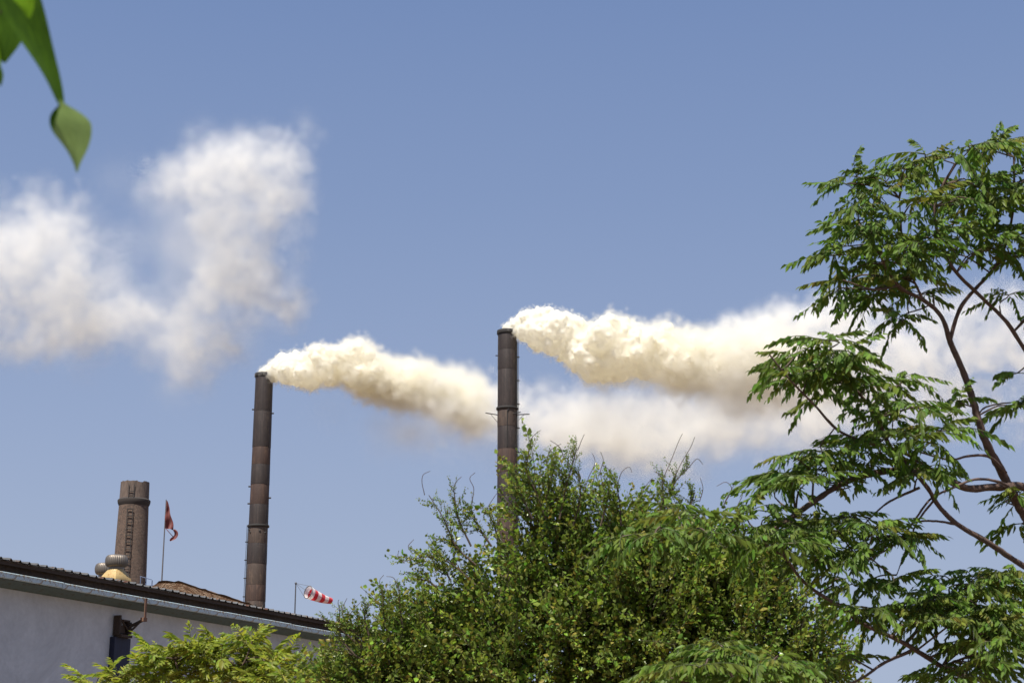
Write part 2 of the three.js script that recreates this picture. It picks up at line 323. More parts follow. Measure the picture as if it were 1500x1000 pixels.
// every surface in metres: u along the shed, v down
function planeUV(g, a, b) { const p = g.attributes.position, uv = []; for (let i = 0; i < p.count; i++) { const q = [p.getX(i), p.getY(i), p.getZ(i)]; uv.push(q[a], q[b]); } g.setAttribute('uv', new THREE.Float32BufferAttribute(uv, 2)); return g; }
{
  const shed = thing('shed', V(E0.x, 0, E0.z), 'long grey plastered shed with a corrugated roof edge and blue gutter', 'building');
  shed.rotation.y = shedTurn;   // its own x runs along the eave, its own z points outward
  const x0 = -9, x1 = 22, L = x1 - x0, mid = (x0 + x1) / 2, W = 0.62;
  // wall, set back under the eave
  part('wall', planeUV(box(L, H_EAVE - 0.32, 0.3, mid, (H_EAVE - 0.32) / 2, -W - 0.15), 0, 1), M.wall, shed);
  part('end_wall', planeUV(box(0.3, H_EAVE - 0.32, 17, x1 - 0.15, (H_EAVE - 0.32) / 2, -W - 0.302 - 8.5), 2, 1), M.wall, shed);
  // roof: trapezoidal sheets, each about a metre wide, laid one over the next
  const PITCHX = 0.345, RIB = 0.055, slope = 0.095, run = 10;
  const profile = (x) => { const t = ((x / PITCHX) % 1 + 1) % 1; return RIB * (smooth(0.0, 0.13, t) - smooth(0.2, 0.33, t)); };
  const rs = random(61);
  for (let s = 0; s * PITCHX * 3 < L; s++) {
    const a = x0 + s * PITCHX * 3, pos = [], idx = [], uv = [], n = 36, dy = rs() * 0.012, dz = (rs() - 0.5) * 0.05, th = 0.006;
    for (let layer = 0; layer < 2; layer++) for (let e = 0; e < 2; e++) for (let i = 0; i <= n; i++) {
      const x = a + i / n * PITCHX * 3.12, z = e ? -run : dz;
      pos.push(x, H_EAVE + dy + profile(x - x0) + slope * (dz - z) - layer * th + (i > n - 3 ? 0.009 : 0), z); uv.push(x / 3 + s * 0.37, z / 3);
    }
    const id = (l, e, i) => (l * 2 + e) * (n + 1) + i;
    for (let i = 0; i < n; i++) {
      idx.push(id(0, 0, i), id(0, 0, i + 1), id(0, 1, i), id(0, 1, i), id(0, 0, i + 1), id(0, 1, i + 1));
      idx.push(id(1, 0, i), id(1, 1, i), id(1, 0, i + 1), id(1, 1, i), id(1, 1, i + 1), id(1, 0, i + 1));
      idx.push(id(0, 0, i), id(1, 0, i), id(0, 0, i + 1), id(1, 0, i), id(1, 0, i + 1), id(0, 0, i + 1));
    }
    const g = new THREE.BufferGeometry();
    g.setAttribute('position', new THREE.Float32BufferAttribute(pos, 3)); g.setAttribute('uv', new THREE.Float32BufferAttribute(uv, 2)); g.setIndex(idx);
    part('roof_sheet', toCreasedNormals(g, 0.5), M.sheet, shed);
  }
  // dark eave board behind the gutter, in lengths
  for (let x = x0; x < x1; x += 4.75) part('eave_board', planeUV(box(4.735, 0.36, 0.05, x + 2.375, H_EAVE - 0.2, -0.26), 0, 1), M.brown, shed);
  part('purlin', box(L, 0.09, 0.06, mid, H_EAVE - 0.052, -0.1), M.brown, shed);
  // gutter: an upright lip that catches the light and a long sloping underside
  const gut = (xa, xb) => {
    const sh = new THREE.Shape([[0.05, -0.3], [0.062, -0.315], [0.05, -0.335], [0.045, -0.43], [0.02, -0.452], [-0.02, -0.435], [0.02, -0.415], [0.025, -0.31]].map(([z, y]) => new THREE.Vector2(-z, y)));
    const g = new THREE.ExtrudeGeometry(sh, { depth: xb - xa, bevelEnabled: false });
    g.rotateY(-Math.PI / 2);   // the shape's x becomes z, its depth runs along -x
    g.rotateY(Math.PI).translate(xa, H_EAVE, 0).scale(1, 1, 1);
    return planeUV(g, 0, 1);
  };
  for (let x = x0, k = 0; x < x1; x += 3.8, k++) part('gutter_length', gut(x + 0.01, Math.min(x1, x + 3.8)).translate(0, (k % 3 - 1) * 0.006, 0), M.gutter, shed);
  for (let x = x0; x < x1; x += 2.6) { const sh = new THREE.Shape([[-0.012, -0.454], [-W + 0.002, -0.57], [-W + 0.002, -0.545], [-0.02, -0.438]].map(([z, y]) => new THREE.Vector2(-z, y))), w = Math.min(2.59, x1 - x); part('soffit_panel', planeUV(new THREE.ExtrudeGeometry(sh, { depth: w, bevelEnabled: false }).rotateY(Math.PI / 2).translate(x, H_EAVE, 0), 0, 2), M.soffit, shed); }
  for (let x = x0 + 3.8; x < x1; x += 3.8) part('gutter_joint', box(0.07, 0.14, 0.012, x, H_EAVE - 0.38, 0.058), M.gutter, shed);
  // navy pier and the rusty bracket on its head
  const bx = (() => { const p = atGround(174, 900, 48), o = V(E0.x, 0, E0.z); let best = 0, err = 1e9; for (let x = -5; x < 20; x += 0.02) { const q = o.clone().addScaledVector(along, x).addScaledVector(outward, -W), a = q.x / -q.z, b = p.x / -p.z, e = Math.abs(a - b); if (e < err) { err = e; best = x; } } return best; })();
  part('pier', box(0.72, 5.72, 0.16, bx, 2.86, -W + 0.08), M.navy, shed);
  const br = new THREE.Group(); br.name = 'gutter_bracket'; shed.add(br);
  part('bracket_head', join([box(0.5, 0.07, 0.26, bx, 5.76, -W + 0.16), box(0.07, 0.52, 0.2, bx - 0.24, 6.04, -W + 0.13), box(0.26, 0.2, 0.16, bx - 0.1, 5.93, -W + 0.12), box(0.08, 0.34, 0.24, bx + 0.16, 5.97, -W + 0.17), box(0.3, 0.05, 0.2, bx + 0.02, 6.17, -W + 0.15), rod(V(bx - 0.24, 6.26, -W + 0.18), V(bx + 0.16, 5.86, -W + 0.26), 0.03)]), M.brown, br);
  part('arm', join([rod(V(bx + 0.14, 6.0, -W + 0.2), V(bx + 0.18, 6.21, 0.08), 0.045), rod(V(bx + 0.1, 5.82, -W + 0.24), V(bx + 0.16, 6.13, -0.06), 0.028)]), M.brown, br);
  part('strap', join([box(0.085, 0.56, 0.022, bx + 0.2, 6.5, 0.078), box(0.17, 0.1, 0.1, bx + 0.16, 6.2, 0.07)]), M.rust, br);
}
// ---------------------------------------------------------------- turbine ventilators on the roof
{
  const metal = std({ name: 'weathered aluminium', color: lin(0.2, 0.17, 0.14), roughness: 0.5, metalness: 0.65 });
  const yellow = std({ name: 'yellowed sheet', roughness: 0.55, map: texture(128, (u, v) => { const n = fbmTile(u, v, 6, 71), f = fbmTile(u, v, 30, 72), s = smooth(0.2, 0.5, n + 0.5 * f); return mixv([186 + 10 * n, 160 + 12 * n, 108 + 14 * n], [150, 104, 52], s * 0.7); }) });
  const make = (pos, R, label) => {
    const t = thing('turbine_ventilator', pos, label, 'roof ventilator', 'turbine ventilators on the shed roof');
    // base: a square skirt that gathers to a round neck
    const base = new THREE.BufferGeometry(), p = [], idx = [], uv = [], S = 48, rows = 9;
    for (let j = 0; j <= rows; j++) for (let i = 0; i <= S; i++) {
      const a = i / S * 2 * Math.PI + Math.PI / 4, v = j / rows, sq = 1 / Math.max(Math.abs(Math.cos(a)), Math.abs(Math.sin(a))), e = Math.pow(v, 1.5), rr = R * (1.06 * (1 - e) * sq * 0.96 + 0.66 * e + 0.12 * Math.sin(v * 3.14) * (1 - v));
      p.push(Math.cos(a + 0.55) * rr, v * R * 1.32 - 0.12 * R, Math.sin(a + 0.55) * rr); uv.push(i / S * 3, v);
    }
    for (let j = 0; j < rows; j++) for (let i = 0; i < S; i++) { const a = j * (S + 1) + i, b = a + S + 1; idx.push(a, b, a + 1, a + 1, b, b + 1); }
    base.setAttribute('position', new THREE.Float32BufferAttribute(p, 3)); base.setAttribute('uv', new THREE.Float32BufferAttribute(uv, 2)); base.setIndex(idx);
    part('base', toCreasedNormals(base, 0.45), yellow, t);
    part('neck', new THREE.CylinderGeometry(R * 0.7, R * 0.69, R * 0.22, 32).translate(0, R * 1.26, 0), metal, t);
    const head = new THREE.Group(); head.name = 'turbine'; head.position.y = R * 1.34; t.add(head);
    const n = 30;
    const vane = (() => {   // one curved blade of the globe
      const pos = [], id = [], m = 10;
      for (let j = 0; j <= m; j++) for (let i = 0; i <= 3; i++) {
        const f = j / m * Math.PI, y = -Math.cos(f) * R * 0.56 + R * 0.56, w = R * (0.62 + 0.4 * Math.pow(Math.sin(f), 0.75)) , a = (i / 3 - 0.5) * (2 * Math.PI / n) * 1.25 + Math.sin(f) * 0.1;
        const out = w + [0.0, 0.02, 0.03, -0.025][i] * R * 1.6;
        pos.push(Math.cos(a) * out, y, Math.sin(a) * out);
      }
      for (let j = 0; j < m; j++) for (let i = 0; i < 3; i++) { const a = j * 4 + i, b = a + 4; id.push(a, b, a + 1, a + 1, b, b + 1); }
      const g = new THREE.BufferGeometry(); g.setAttribute('position', new THREE.Float32BufferAttribute(pos, 3)); g.setIndex(id); g.computeVertexNormals(); return g;
    })();
    for (let k = 0; k < n; k++) part('vane', vane, metal, head).rotation.y = k / n * 2 * Math.PI;
    const cap = []; for (let i = 0; i <= 10; i++) cap.push(new THREE.Vector2(R * (0.74 * Math.cos(i / 10 * Math.PI / 2)), R * (1.07 + 0.12 * Math.sin(i / 10 * Math.PI / 2))));
    part('cap', new THREE.LatheGeometry(cap, 36), metal, head);
    part('collar', new THREE.CylinderGeometry(R * 0.72, R * 0.66, R * 0.1, 32).translate(0, 0.02, 0), metal, head);
    return t;
  };
  const d = 55, s = d / FOCAL;
  make(at(168.5, 852, d), 15.8 * s, 'silver turbine ventilator on a yellow base standing in front of the brick chimney');
  make(at(153, 863, 58.5), 15.4 * 58.5 / FOCAL, 'second turbine ventilator, half hidden behind the one on the yellow base');
}
// ---------------------------------------------------------------- tall steel stacks
const dark = (seed, a, b) => texture(256, (u, v) => {
  const n = fbmTile(u, v, 5, seed), f = fbmTile(u, v, 46, seed + 1), st = tile(u, v * 0.06, 26, seed + 2), pale = smooth(-0.1, 0.7, st * 0.4 + n * 0.8), c = mixv(a, b, pale);
  return [c[0] + 11 * f + 5 * st, c[1] + 10 * f + 4 * st, c[2] + 9 * f + 3 * st];
});
const bandMats = { black: std({ name: 'sooty steel plate', roughness: 0.62, metalness: 0.1, map: dark(101, [56, 48, 45], [68, 58, 54]) }), rust: std({ name: 'rusted steel plate', roughness: 0.72, map: dark(107, [70, 53, 45], [90, 69, 57]) }), pale: std({ name: 'pale weathered plate', roughness: 0.72, map: dark(113, [76, 63, 55], [96, 80, 68]) }), rim: std({ name: 'blackened rim', roughness: 0.8, color: lin(0.03, 0.027, 0.025) }) };
function stack({ top, r, rBase, bands, label, flange, ladderSide, ladderFrom, ladderTo, k, extra }) {
  const H = top.y, t = thing('chimney_stack', V(top.x, 0, top.z), label, 'chimney');
  const radius = (y) => rBase + (r - rBase) * (y / H);
  let yTop = H;
  bands.forEach(([len, kind], i) => {
    const y1 = yTop, y0 = i === bands.length - 1 ? 0 : yTop - len; yTop = y0;
    const bulge = 1 + (i % 2) * 0.012, pts = [[radius(y0) * bulge, y0 + 0.01], [radius(y0) * bulge * 1.01, y0 + 0.05], [radius(y1) * bulge * 1.002, y1 - 0.06], [radius(y1) * bulge * 0.996, y1 - 0.002]].map(([a, b]) => new THREE.Vector2(a, b));
    const g = new THREE.LatheGeometry(pts, 48), uv = g.attributes.uv, p = g.attributes.position;
    for (let n = 0; n < uv.count; n++) uv.setXY(n, uv.getX(n) * 2 + i * 0.31, p.getY(n) / 9 + i * 0.17);
    part('shell_plate', toCreasedNormals(g, 0.6), bandMats[kind], t);
  });
  const ring = (y, R, h) => new THREE.LatheGeometry([[R, y - h], [R + 0.1, y - h], [R + 0.13, y - h + 0.05], [R + 0.13, y - 0.05], [R + 0.1, y], [R - 0.2, y], [R - 0.2, y - h]].map(([a, b]) => new THREE.Vector2(a, b)), 48);
  part('top_rim', toCreasedNormals(ring(H + 0.12, r - 0.01, 0.42), 0.6), bandMats.rim, t);
  part('flue_mouth', new THREE.CylinderGeometry(r - 0.2, r - 0.2, 3, 32, 1, true).translate(0, H - 1.5, 0), bandMats.rim, t);
  for (const y of flange) part('flange', toCreasedNormals(ring(y, radius(y) + 0.03, 0.24), 0.6), bandMats.rim, t);
  // ladder with hoops
  const lad = new THREE.Group(); lad.name = 'ladder'; t.add(lad);
  const a = ladderSide, out = V(Math.cos(a), 0, Math.sin(a)), side = V(-out.z, 0, out.x);
  const foot = (y, o, s) => V(0, y, 0).addScaledVector(out, radius(y) + o).addScaledVector(side, s);
  for (const s of [-0.22, 0.22]) part('rail', rod(foot(ladderFrom, 0.06, s), foot(ladderTo, 0.06, s), 0.03), bandMats.rim, lad);
  part('cage_bar', rod(foot(ladderFrom, 0.2, 0), foot(ladderTo, 0.2, 0), 0.028), bandMats.rim, lad);
  const rungs = []; for (let y = ladderFrom + 0.2; y < ladderTo; y += 0.35) rungs.push(rod(foot(y, 0.06, -0.22), foot(y, 0.06, 0.22), 0.02, 0.02, 5));
  part('rungs', join(rungs), bandMats.rim, lad, 'stuff');
  for (let y = ladderFrom + 1.2; y <= ladderTo; y += k) {
    const c = foot(y, 0.14, 0), h = new THREE.TorusGeometry(0.17, 0.045, 6, 20).rotateX(Math.PI / 2).translate(c.x, c.y, c.z);
    part('cage_hoop', h, bandMats.rim, lad);
  }
  if (extra) extra(t, radius, H);
  return t;
}
{
  const k2 = 181 / FOCAL * 1.035, k1 = 196 / FOCAL * 1.035;
  stack({ top: stack2Top, r: 1.0, rBase: 1.12, flange: [stack2Top.y - 110 * k2], ladderSide: 0.12, ladderFrom: 20, ladderTo: stack2Top.y - 14 * k2, k: 34 * k2,
    label: 'dark steel chimney stack at the centre with platform struts, rising behind the bush', bands: [[28 * k2, 'black'], [28 * k2, 'black'], [54 * k2, 'black'], [28 * k2, 'pale'], [32 * k2, 'black'], [33 * k2, 'rust'], [34 * k2, 'black'], [26 * k2, 'black'], [40 * k2, 'rust'], [40 * k2, 'black'], [30 * k2, 'rust'], [99, 'black']],
    extra: (t, rad, H) => {
      const y = H - 121 * k2, R = rad(y);
      const pf = new THREE.Group(); pf.name = 'platform_frame'; t.add(pf);
      for (const [dx, dz, len, dy] of [[-1, 0.25, 1.35, 0.14], [1, 0.35, 1.5, -0.05], [0.86, 1.1, 1.25, -0.05]]) {
        const n = V(dx, 0, dz).normalize(), a = n.clone().multiplyScalar(R * 0.98).setY(y), b = n.clone().multiplyScalar(R + len).setY(y + dy);
        part('strut', rod(a, b, 0.055), bandMats.rim, pf);
        part('brace', rod(n.clone().multiplyScalar(R * 0.99).setY(y - 0.85), n.clone().multiplyScalar(R + len * 0.62).setY(y + dy * 0.6), 0.025), bandMats.rim, pf);
      }
      const z = rad(y) + 0.07, x = 0.02;
      part('down_pipe', join([rod(V(x, y - 3.6, z), V(x, y + 0.25, z), 0.05), rod(V(x, y + 0.25, z), V(x + 0.28, y + 0.72, z - 0.05), 0.06)]), bandMats.rim, t);
      part('lug', rod(V(-R, H - 2.7, 0.2), V(-R - 0.25, H - 2.7, 0.2), 0.06), bandMats.rim, t);
    } });
  stack({ top: stack1Top, r: 1.02, rBase: 1.2, flange: [stack1Top.y - 214 * k1], ladderSide: Math.PI - 0.1, ladderFrom: 18, ladderTo: stack1Top.y - 214 * k1, k: 25 * k1,
    label: 'dark banded steel chimney stack standing left, directly behind the shed roof', bands: [[54 * k1, 'black'], [51 * k1, 'black'], [25 * k1, 'rust'], [28 * k1, 'black'], [28 * k1, 'rust'], [30 * k1, 'black'], [24 * k1, 'pale'], [28 * k1, 'black'], [29 * k1, 'pale'], [22 * k1, 'rust'], [30 * k1, 'pale'], [99, 'black']],
    extra: (t, rad, H) => {
      for (const [a, dy] of [[0.1, 56], [3.2, 50], [0.05, 176], [3.1, 160], [3.1, 184]]) { const y = H - dy * k1, R = rad(y); part('lug', rod(V(Math.cos(a) * R * 0.98, y, Math.sin(a) * R), V(Math.cos(a) * (R + 0.26), y, Math.sin(a) * (R + 0.1)), 0.09), bandMats.rim, t); }
      const rr = random(31); for (let i = 0; i < 9; i++) { const y = H - (i < 4 ? 221 + rr() * 6 : 318 + rr() * 12) * k1, a = 0.5 + rr() * 2.2, R = rad(y) * 1.014; part('bolt_hole', new THREE.SphereGeometry(0.1, 8, 6).scale(1, 1.5, 1).translate(Math.cos(a) * R, y, Math.sin(a) * R), bandMats.rim, t); }
    } });
}
// ---------------------------------------------------------------- brick chimney
{
  const d = 132, s = d / FOCAL * 1.02, top = at(197.5, 707, d), H = top.y, t = thing('brick_chimney', V(top.x, 0, top.z), 'short thick brown brick chimney with a climbing ladder and a projecting dark band', 'chimney');
  const r0 = 20.2 * s, r1 = 23.6 * s, yRef = H - 145 * s, radius = (y) => r0 + (r1 - r0) * (H - y) / (H - yRef);
  const NB = 72, RH = 0.11;
  const brickTex = (colour) => texture(1024, (u, v) => {
    const row = Math.floor(v * 64), col = u * 36 + (row % 2) * 0.5, fx = col % 1, fy = (v * 64) % 1, id = noise(Math.floor(col) * 3.7, row * 5.3, 1), id2 = noise(Math.floor(col) * 1.3, row * 9.1, 8);
    const joint = fx < 0.09 || fy < 0.16, n = fbmTile(u, v, 7, 203), f = fbmTile(u, v, 90, 204);
    if (!colour) return joint ? 60 + 30 * f : 190 + 30 * id + 25 * f;
    const k = joint ? [100 + 10 * n, 88 + 10 * n, 78 + 10 * n] : [98 + 17 * id + 12 * n + 12 * f, 80 + 13 * id + 11 * n + 11 * f, 69 + 10 * id + 9 * n + 9 * f];
    return id2 > 0.62 && !joint ? mixv(k, [60, 52, 48], 0.6) : k;
  }, !!colour, 2, 1 / (64 * RH));
  const brick = std({ name: 'brown brick', roughness: 0.95, map: brickTex(true), bumpMap: brickTex(false), bumpScale: 0.03 });
  const cap = std({ name: 'grey brown render', roughness: 0.95, map: texture(256, (u, v) => { const n = fbmTile(u, v, 7, 211), f = fbmTile(u, v, 45, 212), k = smooth(0.25, 0.6, tile(u, v * 0.15, 22, 214) + 0.4 * n); return mixv([100 + 13 * n + 15 * f, 86 + 12 * n + 13 * f, 77 + 11 * n + 12 * f], [60, 52, 48], 0.45 * k); }, true, 2, 0.3) });
  const lathe = (pts) => { const g = new THREE.LatheGeometry(pts.map(([a, b]) => new THREE.Vector2(a, b)), 64), p = g.attributes.position, uv = g.attributes.uv; for (let i = 0; i < uv.count; i++) uv.setY(i, p.getY(i)); return toCreasedNormals(g, 0.6); };
  const yBand = H - 27 * s;
  const rows = []; for (let y = 0; y < yBand - 0.3; y += 1.5) rows.push([radius(y), y]); rows.push([radius(yBand), yBand - 0.25]);
  part('shaft', lathe(rows), brick, t);
  part('corbel_band', lathe([[radius(yBand) - 0.02, yBand - 0.45], [radius(yBand) + 0.1, yBand - 0.2], [radius(yBand) + 0.13, yBand - 0.05], [radius(yBand) + 0.13, yBand + 0.06], [radius(yBand) - 0.03, yBand + 0.2]]), std({ name: 'dark band', roughness: 0.95, color: lin(0.045, 0.037, 0.033) }), t);
  // the broken crown
  { const g = new THREE.CylinderGeometry(r0, r0 * 1.03, H - yBand - 0.1, 72, 6, true).translate(0, (H + yBand + 0.1) / 2, 0), p = g.attributes.position;
    for (let i = 0; i < p.count; i++) if (p.getY(i) > H - 0.2) { const a = Math.atan2(p.getZ(i), p.getX(i)); p.setY(i, H + 0.05 * noise(Math.cos(a) * 2.2, Math.sin(a) * 2.2, 5) - (a > 0.7 && a < 1.2 ? 0.1 : 0)); }
    g.computeVertexNormals(); part('crown', g, cap, t);
    part('crown_lining', new THREE.CylinderGeometry(r0 - 0.22, r0 - 0.22, 1.2, 40, 1, true).translate(0, H - 0.75, 0), bandMats.rim, t);
    part('crown_coping', new THREE.RingGeometry(r0 - 0.22, r0, 64).rotateX(-Math.PI / 2).translate(0, H - 0.14, 0), cap, t); }
  // ladder up the front, a little right of the middle
  const lad = new THREE.Group(); lad.name = 'ladder'; t.add(lad);
  const a = Math.PI / 2 - 0.02, pt = (y, ds, o = 0.12) => V(Math.cos(a) * (radius(y) + o) + ds, y, Math.sin(a) * (radius(y) + o));
  for (const ds of [-0.21, 0.21]) part('rail', rod(pt(2, ds), pt(yBand - 0.8, ds), 0.03), bandMats.rim, lad);
  for (let y = 6; y < yBand - 0.8; y += 0.52) part('rung', rod(pt(y, -0.21), pt(y, 0.21), 0.034), bandMats.rim, lad);
  for (const ds of [-0.21, 0.21]) part('rail', rod(V(ds + 0.02, yBand + 0.1, r0 + 0.1), V(ds + 0.02, H - 0.35, r0 + 0.08), 0.026), bandMats.rim, lad);
  for (const dy of [0.3, 0.6]) part('rung', rod(V(-0.19, yBand + dy, r0 + 0.1), V(0.23, yBand + dy, r0 + 0.1), 0.03), bandMats.rim, lad);
}
// ---------------------------------------------------------------- the rusty roof beyond the shed, with its handrail
{
  const d = 96, s = d / FOCAL, p = at(232, 849, d), t = thing('rusty_roofed_shed', V(p.x, 0, p.z), 'far shed whose rough brown rusted roof slopes down behind the corrugated eave', 'building');
  const rust = std({ name: 'rough rusted roofing', roughness: 1, bumpScale: 0.12, map: texture(256, (u, v) => { const n = fbmTile(u, v, 9, 231), f = fbmTile(u, v, 50, 232); const c = mixv([126, 104, 84], [92, 66, 46], smooth(-0.3, 0.4, n)); return [c[0] + 26 * f, c[1] + 22 * f, c[2] + 18 * f]; }, true, 0.25, 0.25), bumpMap: texture(256, (u, v) => 128 + 70 * fbmTile(u, v, 40, 233) + 50 * fbmTile(u, v, 90, 234), false, 0.25, 0.25) });
  const H = p.y, pos = [], idx = [], uv = [], nx = 40, nz = 14;
  for (let j = 0; j <= nz; j++) for (let i = 0; i <= nx; i++) {
    const x = -0.45 + i / nx * 9, z = -j / nz * 8, y = H - 0.08 - Math.max(0, x - 1.2) * 0.31 + 0.05 * noise(x * 1.4, z * 1.4, 2) - (x < -0.1 ? 0.25 : 0) + z * -0.02;
    pos.push(x, y, z); uv.push(x, z);
  }
  for (let j = 0; j < nz; j++) for (let i = 0; i < nx; i++) { const a = j * (nx + 1) + i, b = a + nx + 1; idx.push(a, a + 1, b, b, a + 1, b + 1); }
  const g = new THREE.BufferGeometry(); g.setAttribute('position', new THREE.Float32BufferAttribute(pos, 3)); g.setAttribute('uv', new THREE.Float32BufferAttribute(uv, 2)); g.setIndex(idx); g.computeVertexNormals();
  part('roof', g, rust, t);
  const sh = new THREE.Shape([[-0.45, 0], [8.5, 0], [8.5, H - 2.48], [1.2, H - 0.2], [-0.05, H - 0.18], [-0.45, H - 0.4]].map((q) => new THREE.Vector2(...q)));
  part('gable_wall', new THREE.ExtrudeGeometry(sh, { depth: 0.3, bevelEnabled: false }).translate(0, 0, -0.32), rust, t);
  const q = at(214, 858, 92), h = thing('handrail', V(q.x, q.y - 0.9, q.z), 'thin blue handrail between the brick chimney and the rusty roof', 'railing'), paint = std({ name: 'blue rail paint', color: lin(0.09, 0.12, 0.2), roughness: 0.6 }), k = 92 / FOCAL;
  part('top_rail', rod(V(-10 * k, 1.42, 0), V(9 * k, 1.2, 0.4), 0.022), paint, h);
  for (const [x, y] of [[-9, 1.4], [-1, 1.32], [8, 1.21]]) part('post', rod(V(x * k, -6, 0.01), V(x * k, y, 0.01), 0.03), paint, h);
}
// ---------------------------------------------------------------- flag and windsock
{
  const d = 99, s = d / FOCAL, foot = at(236.5, 850, d), head = at(243.5, 726, d), t = thing('flagpole', foot.clone().setY(foot.y - 4), 'thin metal flagpole behind the shed roof, right of the brick chimney', 'flagpole');
  part('pole', rod(V(0, 0, 0), V(0, head.y - foot.y + 4, 0), 0.055, 0.03), std({ name: 'grey pole', color: lin(0.11, 0.1, 0.1), roughness: 0.6 }), t);
  const cloth = phys({ name: 'faded red cloth', color: lin(0.17, 0.035, 0.03), roughness: 1, transmission: 0.35, thickness: 0 });
  const f = thing('flag', V(foot.x, head.y, foot.z), 'tattered red flag drooping from the pole beside the brick chimney', 'flag');
  const sheet = (fn, nu, nv) => { const p = [], id = []; for (let j = 0; j <= nv; j++) for (let i = 0; i <= nu; i++) { const q = fn(i / nu, j / nv); p.push(q[0] * s, -q[1] * s, q[2] * s); } for (let j = 0; j < nv; j++) for (let i = 0; i < nu; i++) { const a = j * (nu + 1) + i, b = a + nu + 1; id.push(a, b, a + 1, a + 1, b, b + 1); } const g = new THREE.BufferGeometry(); g.setAttribute('position', new THREE.Float32BufferAttribute(p, 3)); g.setIndex(id); g.computeVertexNormals(); return g; };
  // upper cloth hangs along the pole, folded; a torn strip carries a lower curl
  part('hanging_cloth', sheet((u, v) => { const w = (1.5 + 11.5 * Math.pow(v, 0.7) * (1 - 0.12 * Math.sin(v * 7))) , x = 0.6 + u * w + 0.5 * Math.sin(v * 9); return [x, 6 + v * 37 + u * u * v * 3 - (v < 0.1 ? (0.1 - v) * 40 : 0), 3.2 * Math.sin(u * 7 + v * 2.5) * v + 1.2 * Math.sin(v * 12 + u * 3)]; }, 14, 22), cloth, f);
  part('torn_strip', sheet((u, v) => [1 + v * 13 + u * 0.9, 43 + v * 14 - u * 0.5, 1.5 * Math.sin(v * 5)], 2, 8), cloth, f);
  part('lower_curl', sheet((u, v) => { const a = -0.9 + v * 2.3, r = 12 + 2 * Math.sin(v * 5), w = 7 * Math.sin(0.45 + v * 2.35); return [7 + Math.cos(a) * (r - u * w), 53 + Math.sin(a) * (r - u * w) * 0.95, 2.5 * Math.sin(u * 4 + v * 3)]; }, 6, 18), cloth, f);
}
{
  const d = 72, s = d / FOCAL, foot = at(431.5, 897, d), head = at(433, 854, d);
  const wk = thing('windsock', V(foot.x, foot.y - 1.2, foot.z), 'red and white striped windsock flying from a thin mast on the roof edge', 'windsock');
  const steel = std({ name: 'thin steel', color: lin(0.1, 0.1, 0.11), roughness: 0.6 });
  const o = wk.position, mouth = at(451, 867, d - 0.25).sub(o), tip = at(484.5, 880, d + 0.5).sub(o), H = head.y - o.y;
  part('mast', join([rod(V(0, 0, 0), V(head.x - o.x, H, head.z - o.z), 0.032, 0.026), new THREE.SphereGeometry(0.05, 10, 8).translate(head.x - o.x, H, head.z - o.z)]), steel, wk);
  const ax = tip.clone().sub(mouth), L = ax.length(), dir = ax.clone().normalize(), q = new THREE.Quaternion().setFromUnitVectors(V(0, 1, 0), dir);
  const r0 = 9.4 * s, r1 = 4.6 * s, nB = 6, sockRed = phys({ name: 'red sock cloth', color: lin(0.62, 0.02, 0.035), roughness: 0.9, transmission: 0.4, thickness: 0 }), sockWhite = phys({ name: 'white sock cloth', color: lin(0.85, 0.8, 0.76), roughness: 0.9, transmission: 0.4, thickness: 0 });
  for (let b = 0; b < nB; b++) {
    const p = [], id = [], n = 40, m = 5;
    for (let j = 0; j <= m; j++) for (let i = 0; i <= n; i++) {
      const t = (b + j / m) / nB, a = i / n * 2 * Math.PI, r = (r0 + (r1 - r0) * t) * (1 + 0.035 * t * Math.sin(a * 5 + t * 9) + 0.03 * noise(Math.cos(a) * 2, Math.sin(a) * 2, t * 5)), sag = -0.05 * Math.sin(t * 3.1);
      p.push(Math.cos(a) * r + 0, t * L, Math.sin(a) * r + sag);
    }
    for (let j = 0; j < m; j++) for (let i = 0; i < n; i++) { const a = j * (n + 1) + i, c = a + n + 1; id.push(a, c, a + 1, a + 1, c, c + 1); }
    const g = new THREE.BufferGeometry(); g.setAttribute('position', new THREE.Float32BufferAttribute(p, 3)); g.setIndex(id); g.computeVertexNormals(); g.applyQuaternion(q); g.translate(mouth.x, mouth.y, mouth.z);
    part('stripe', g, b % 2 ? sockRed : sockWhite, wk);
  }
  part('hoop', new THREE.TorusGeometry(r0, 0.016, 6, 36).rotateX(Math.PI / 2).applyQuaternion(q).translate(mouth.x, mouth.y, mouth.z), steel, wk);
  const u1 = V(1, 0, 0).applyQuaternion(q), u2 = V(0, 0, 1).applyQuaternion(q), hub = V(head.x - o.x, H, head.z - o.z);
  for (const a of [0.4, 1.9, 3.5, 5]) part('bridle', rod(hub, mouth.clone().addScaledVector(u1, Math.cos(a) * r0).addScaledVector(u2, Math.sin(a) * r0), 0.008, 0.008, 5), steel, wk);
}
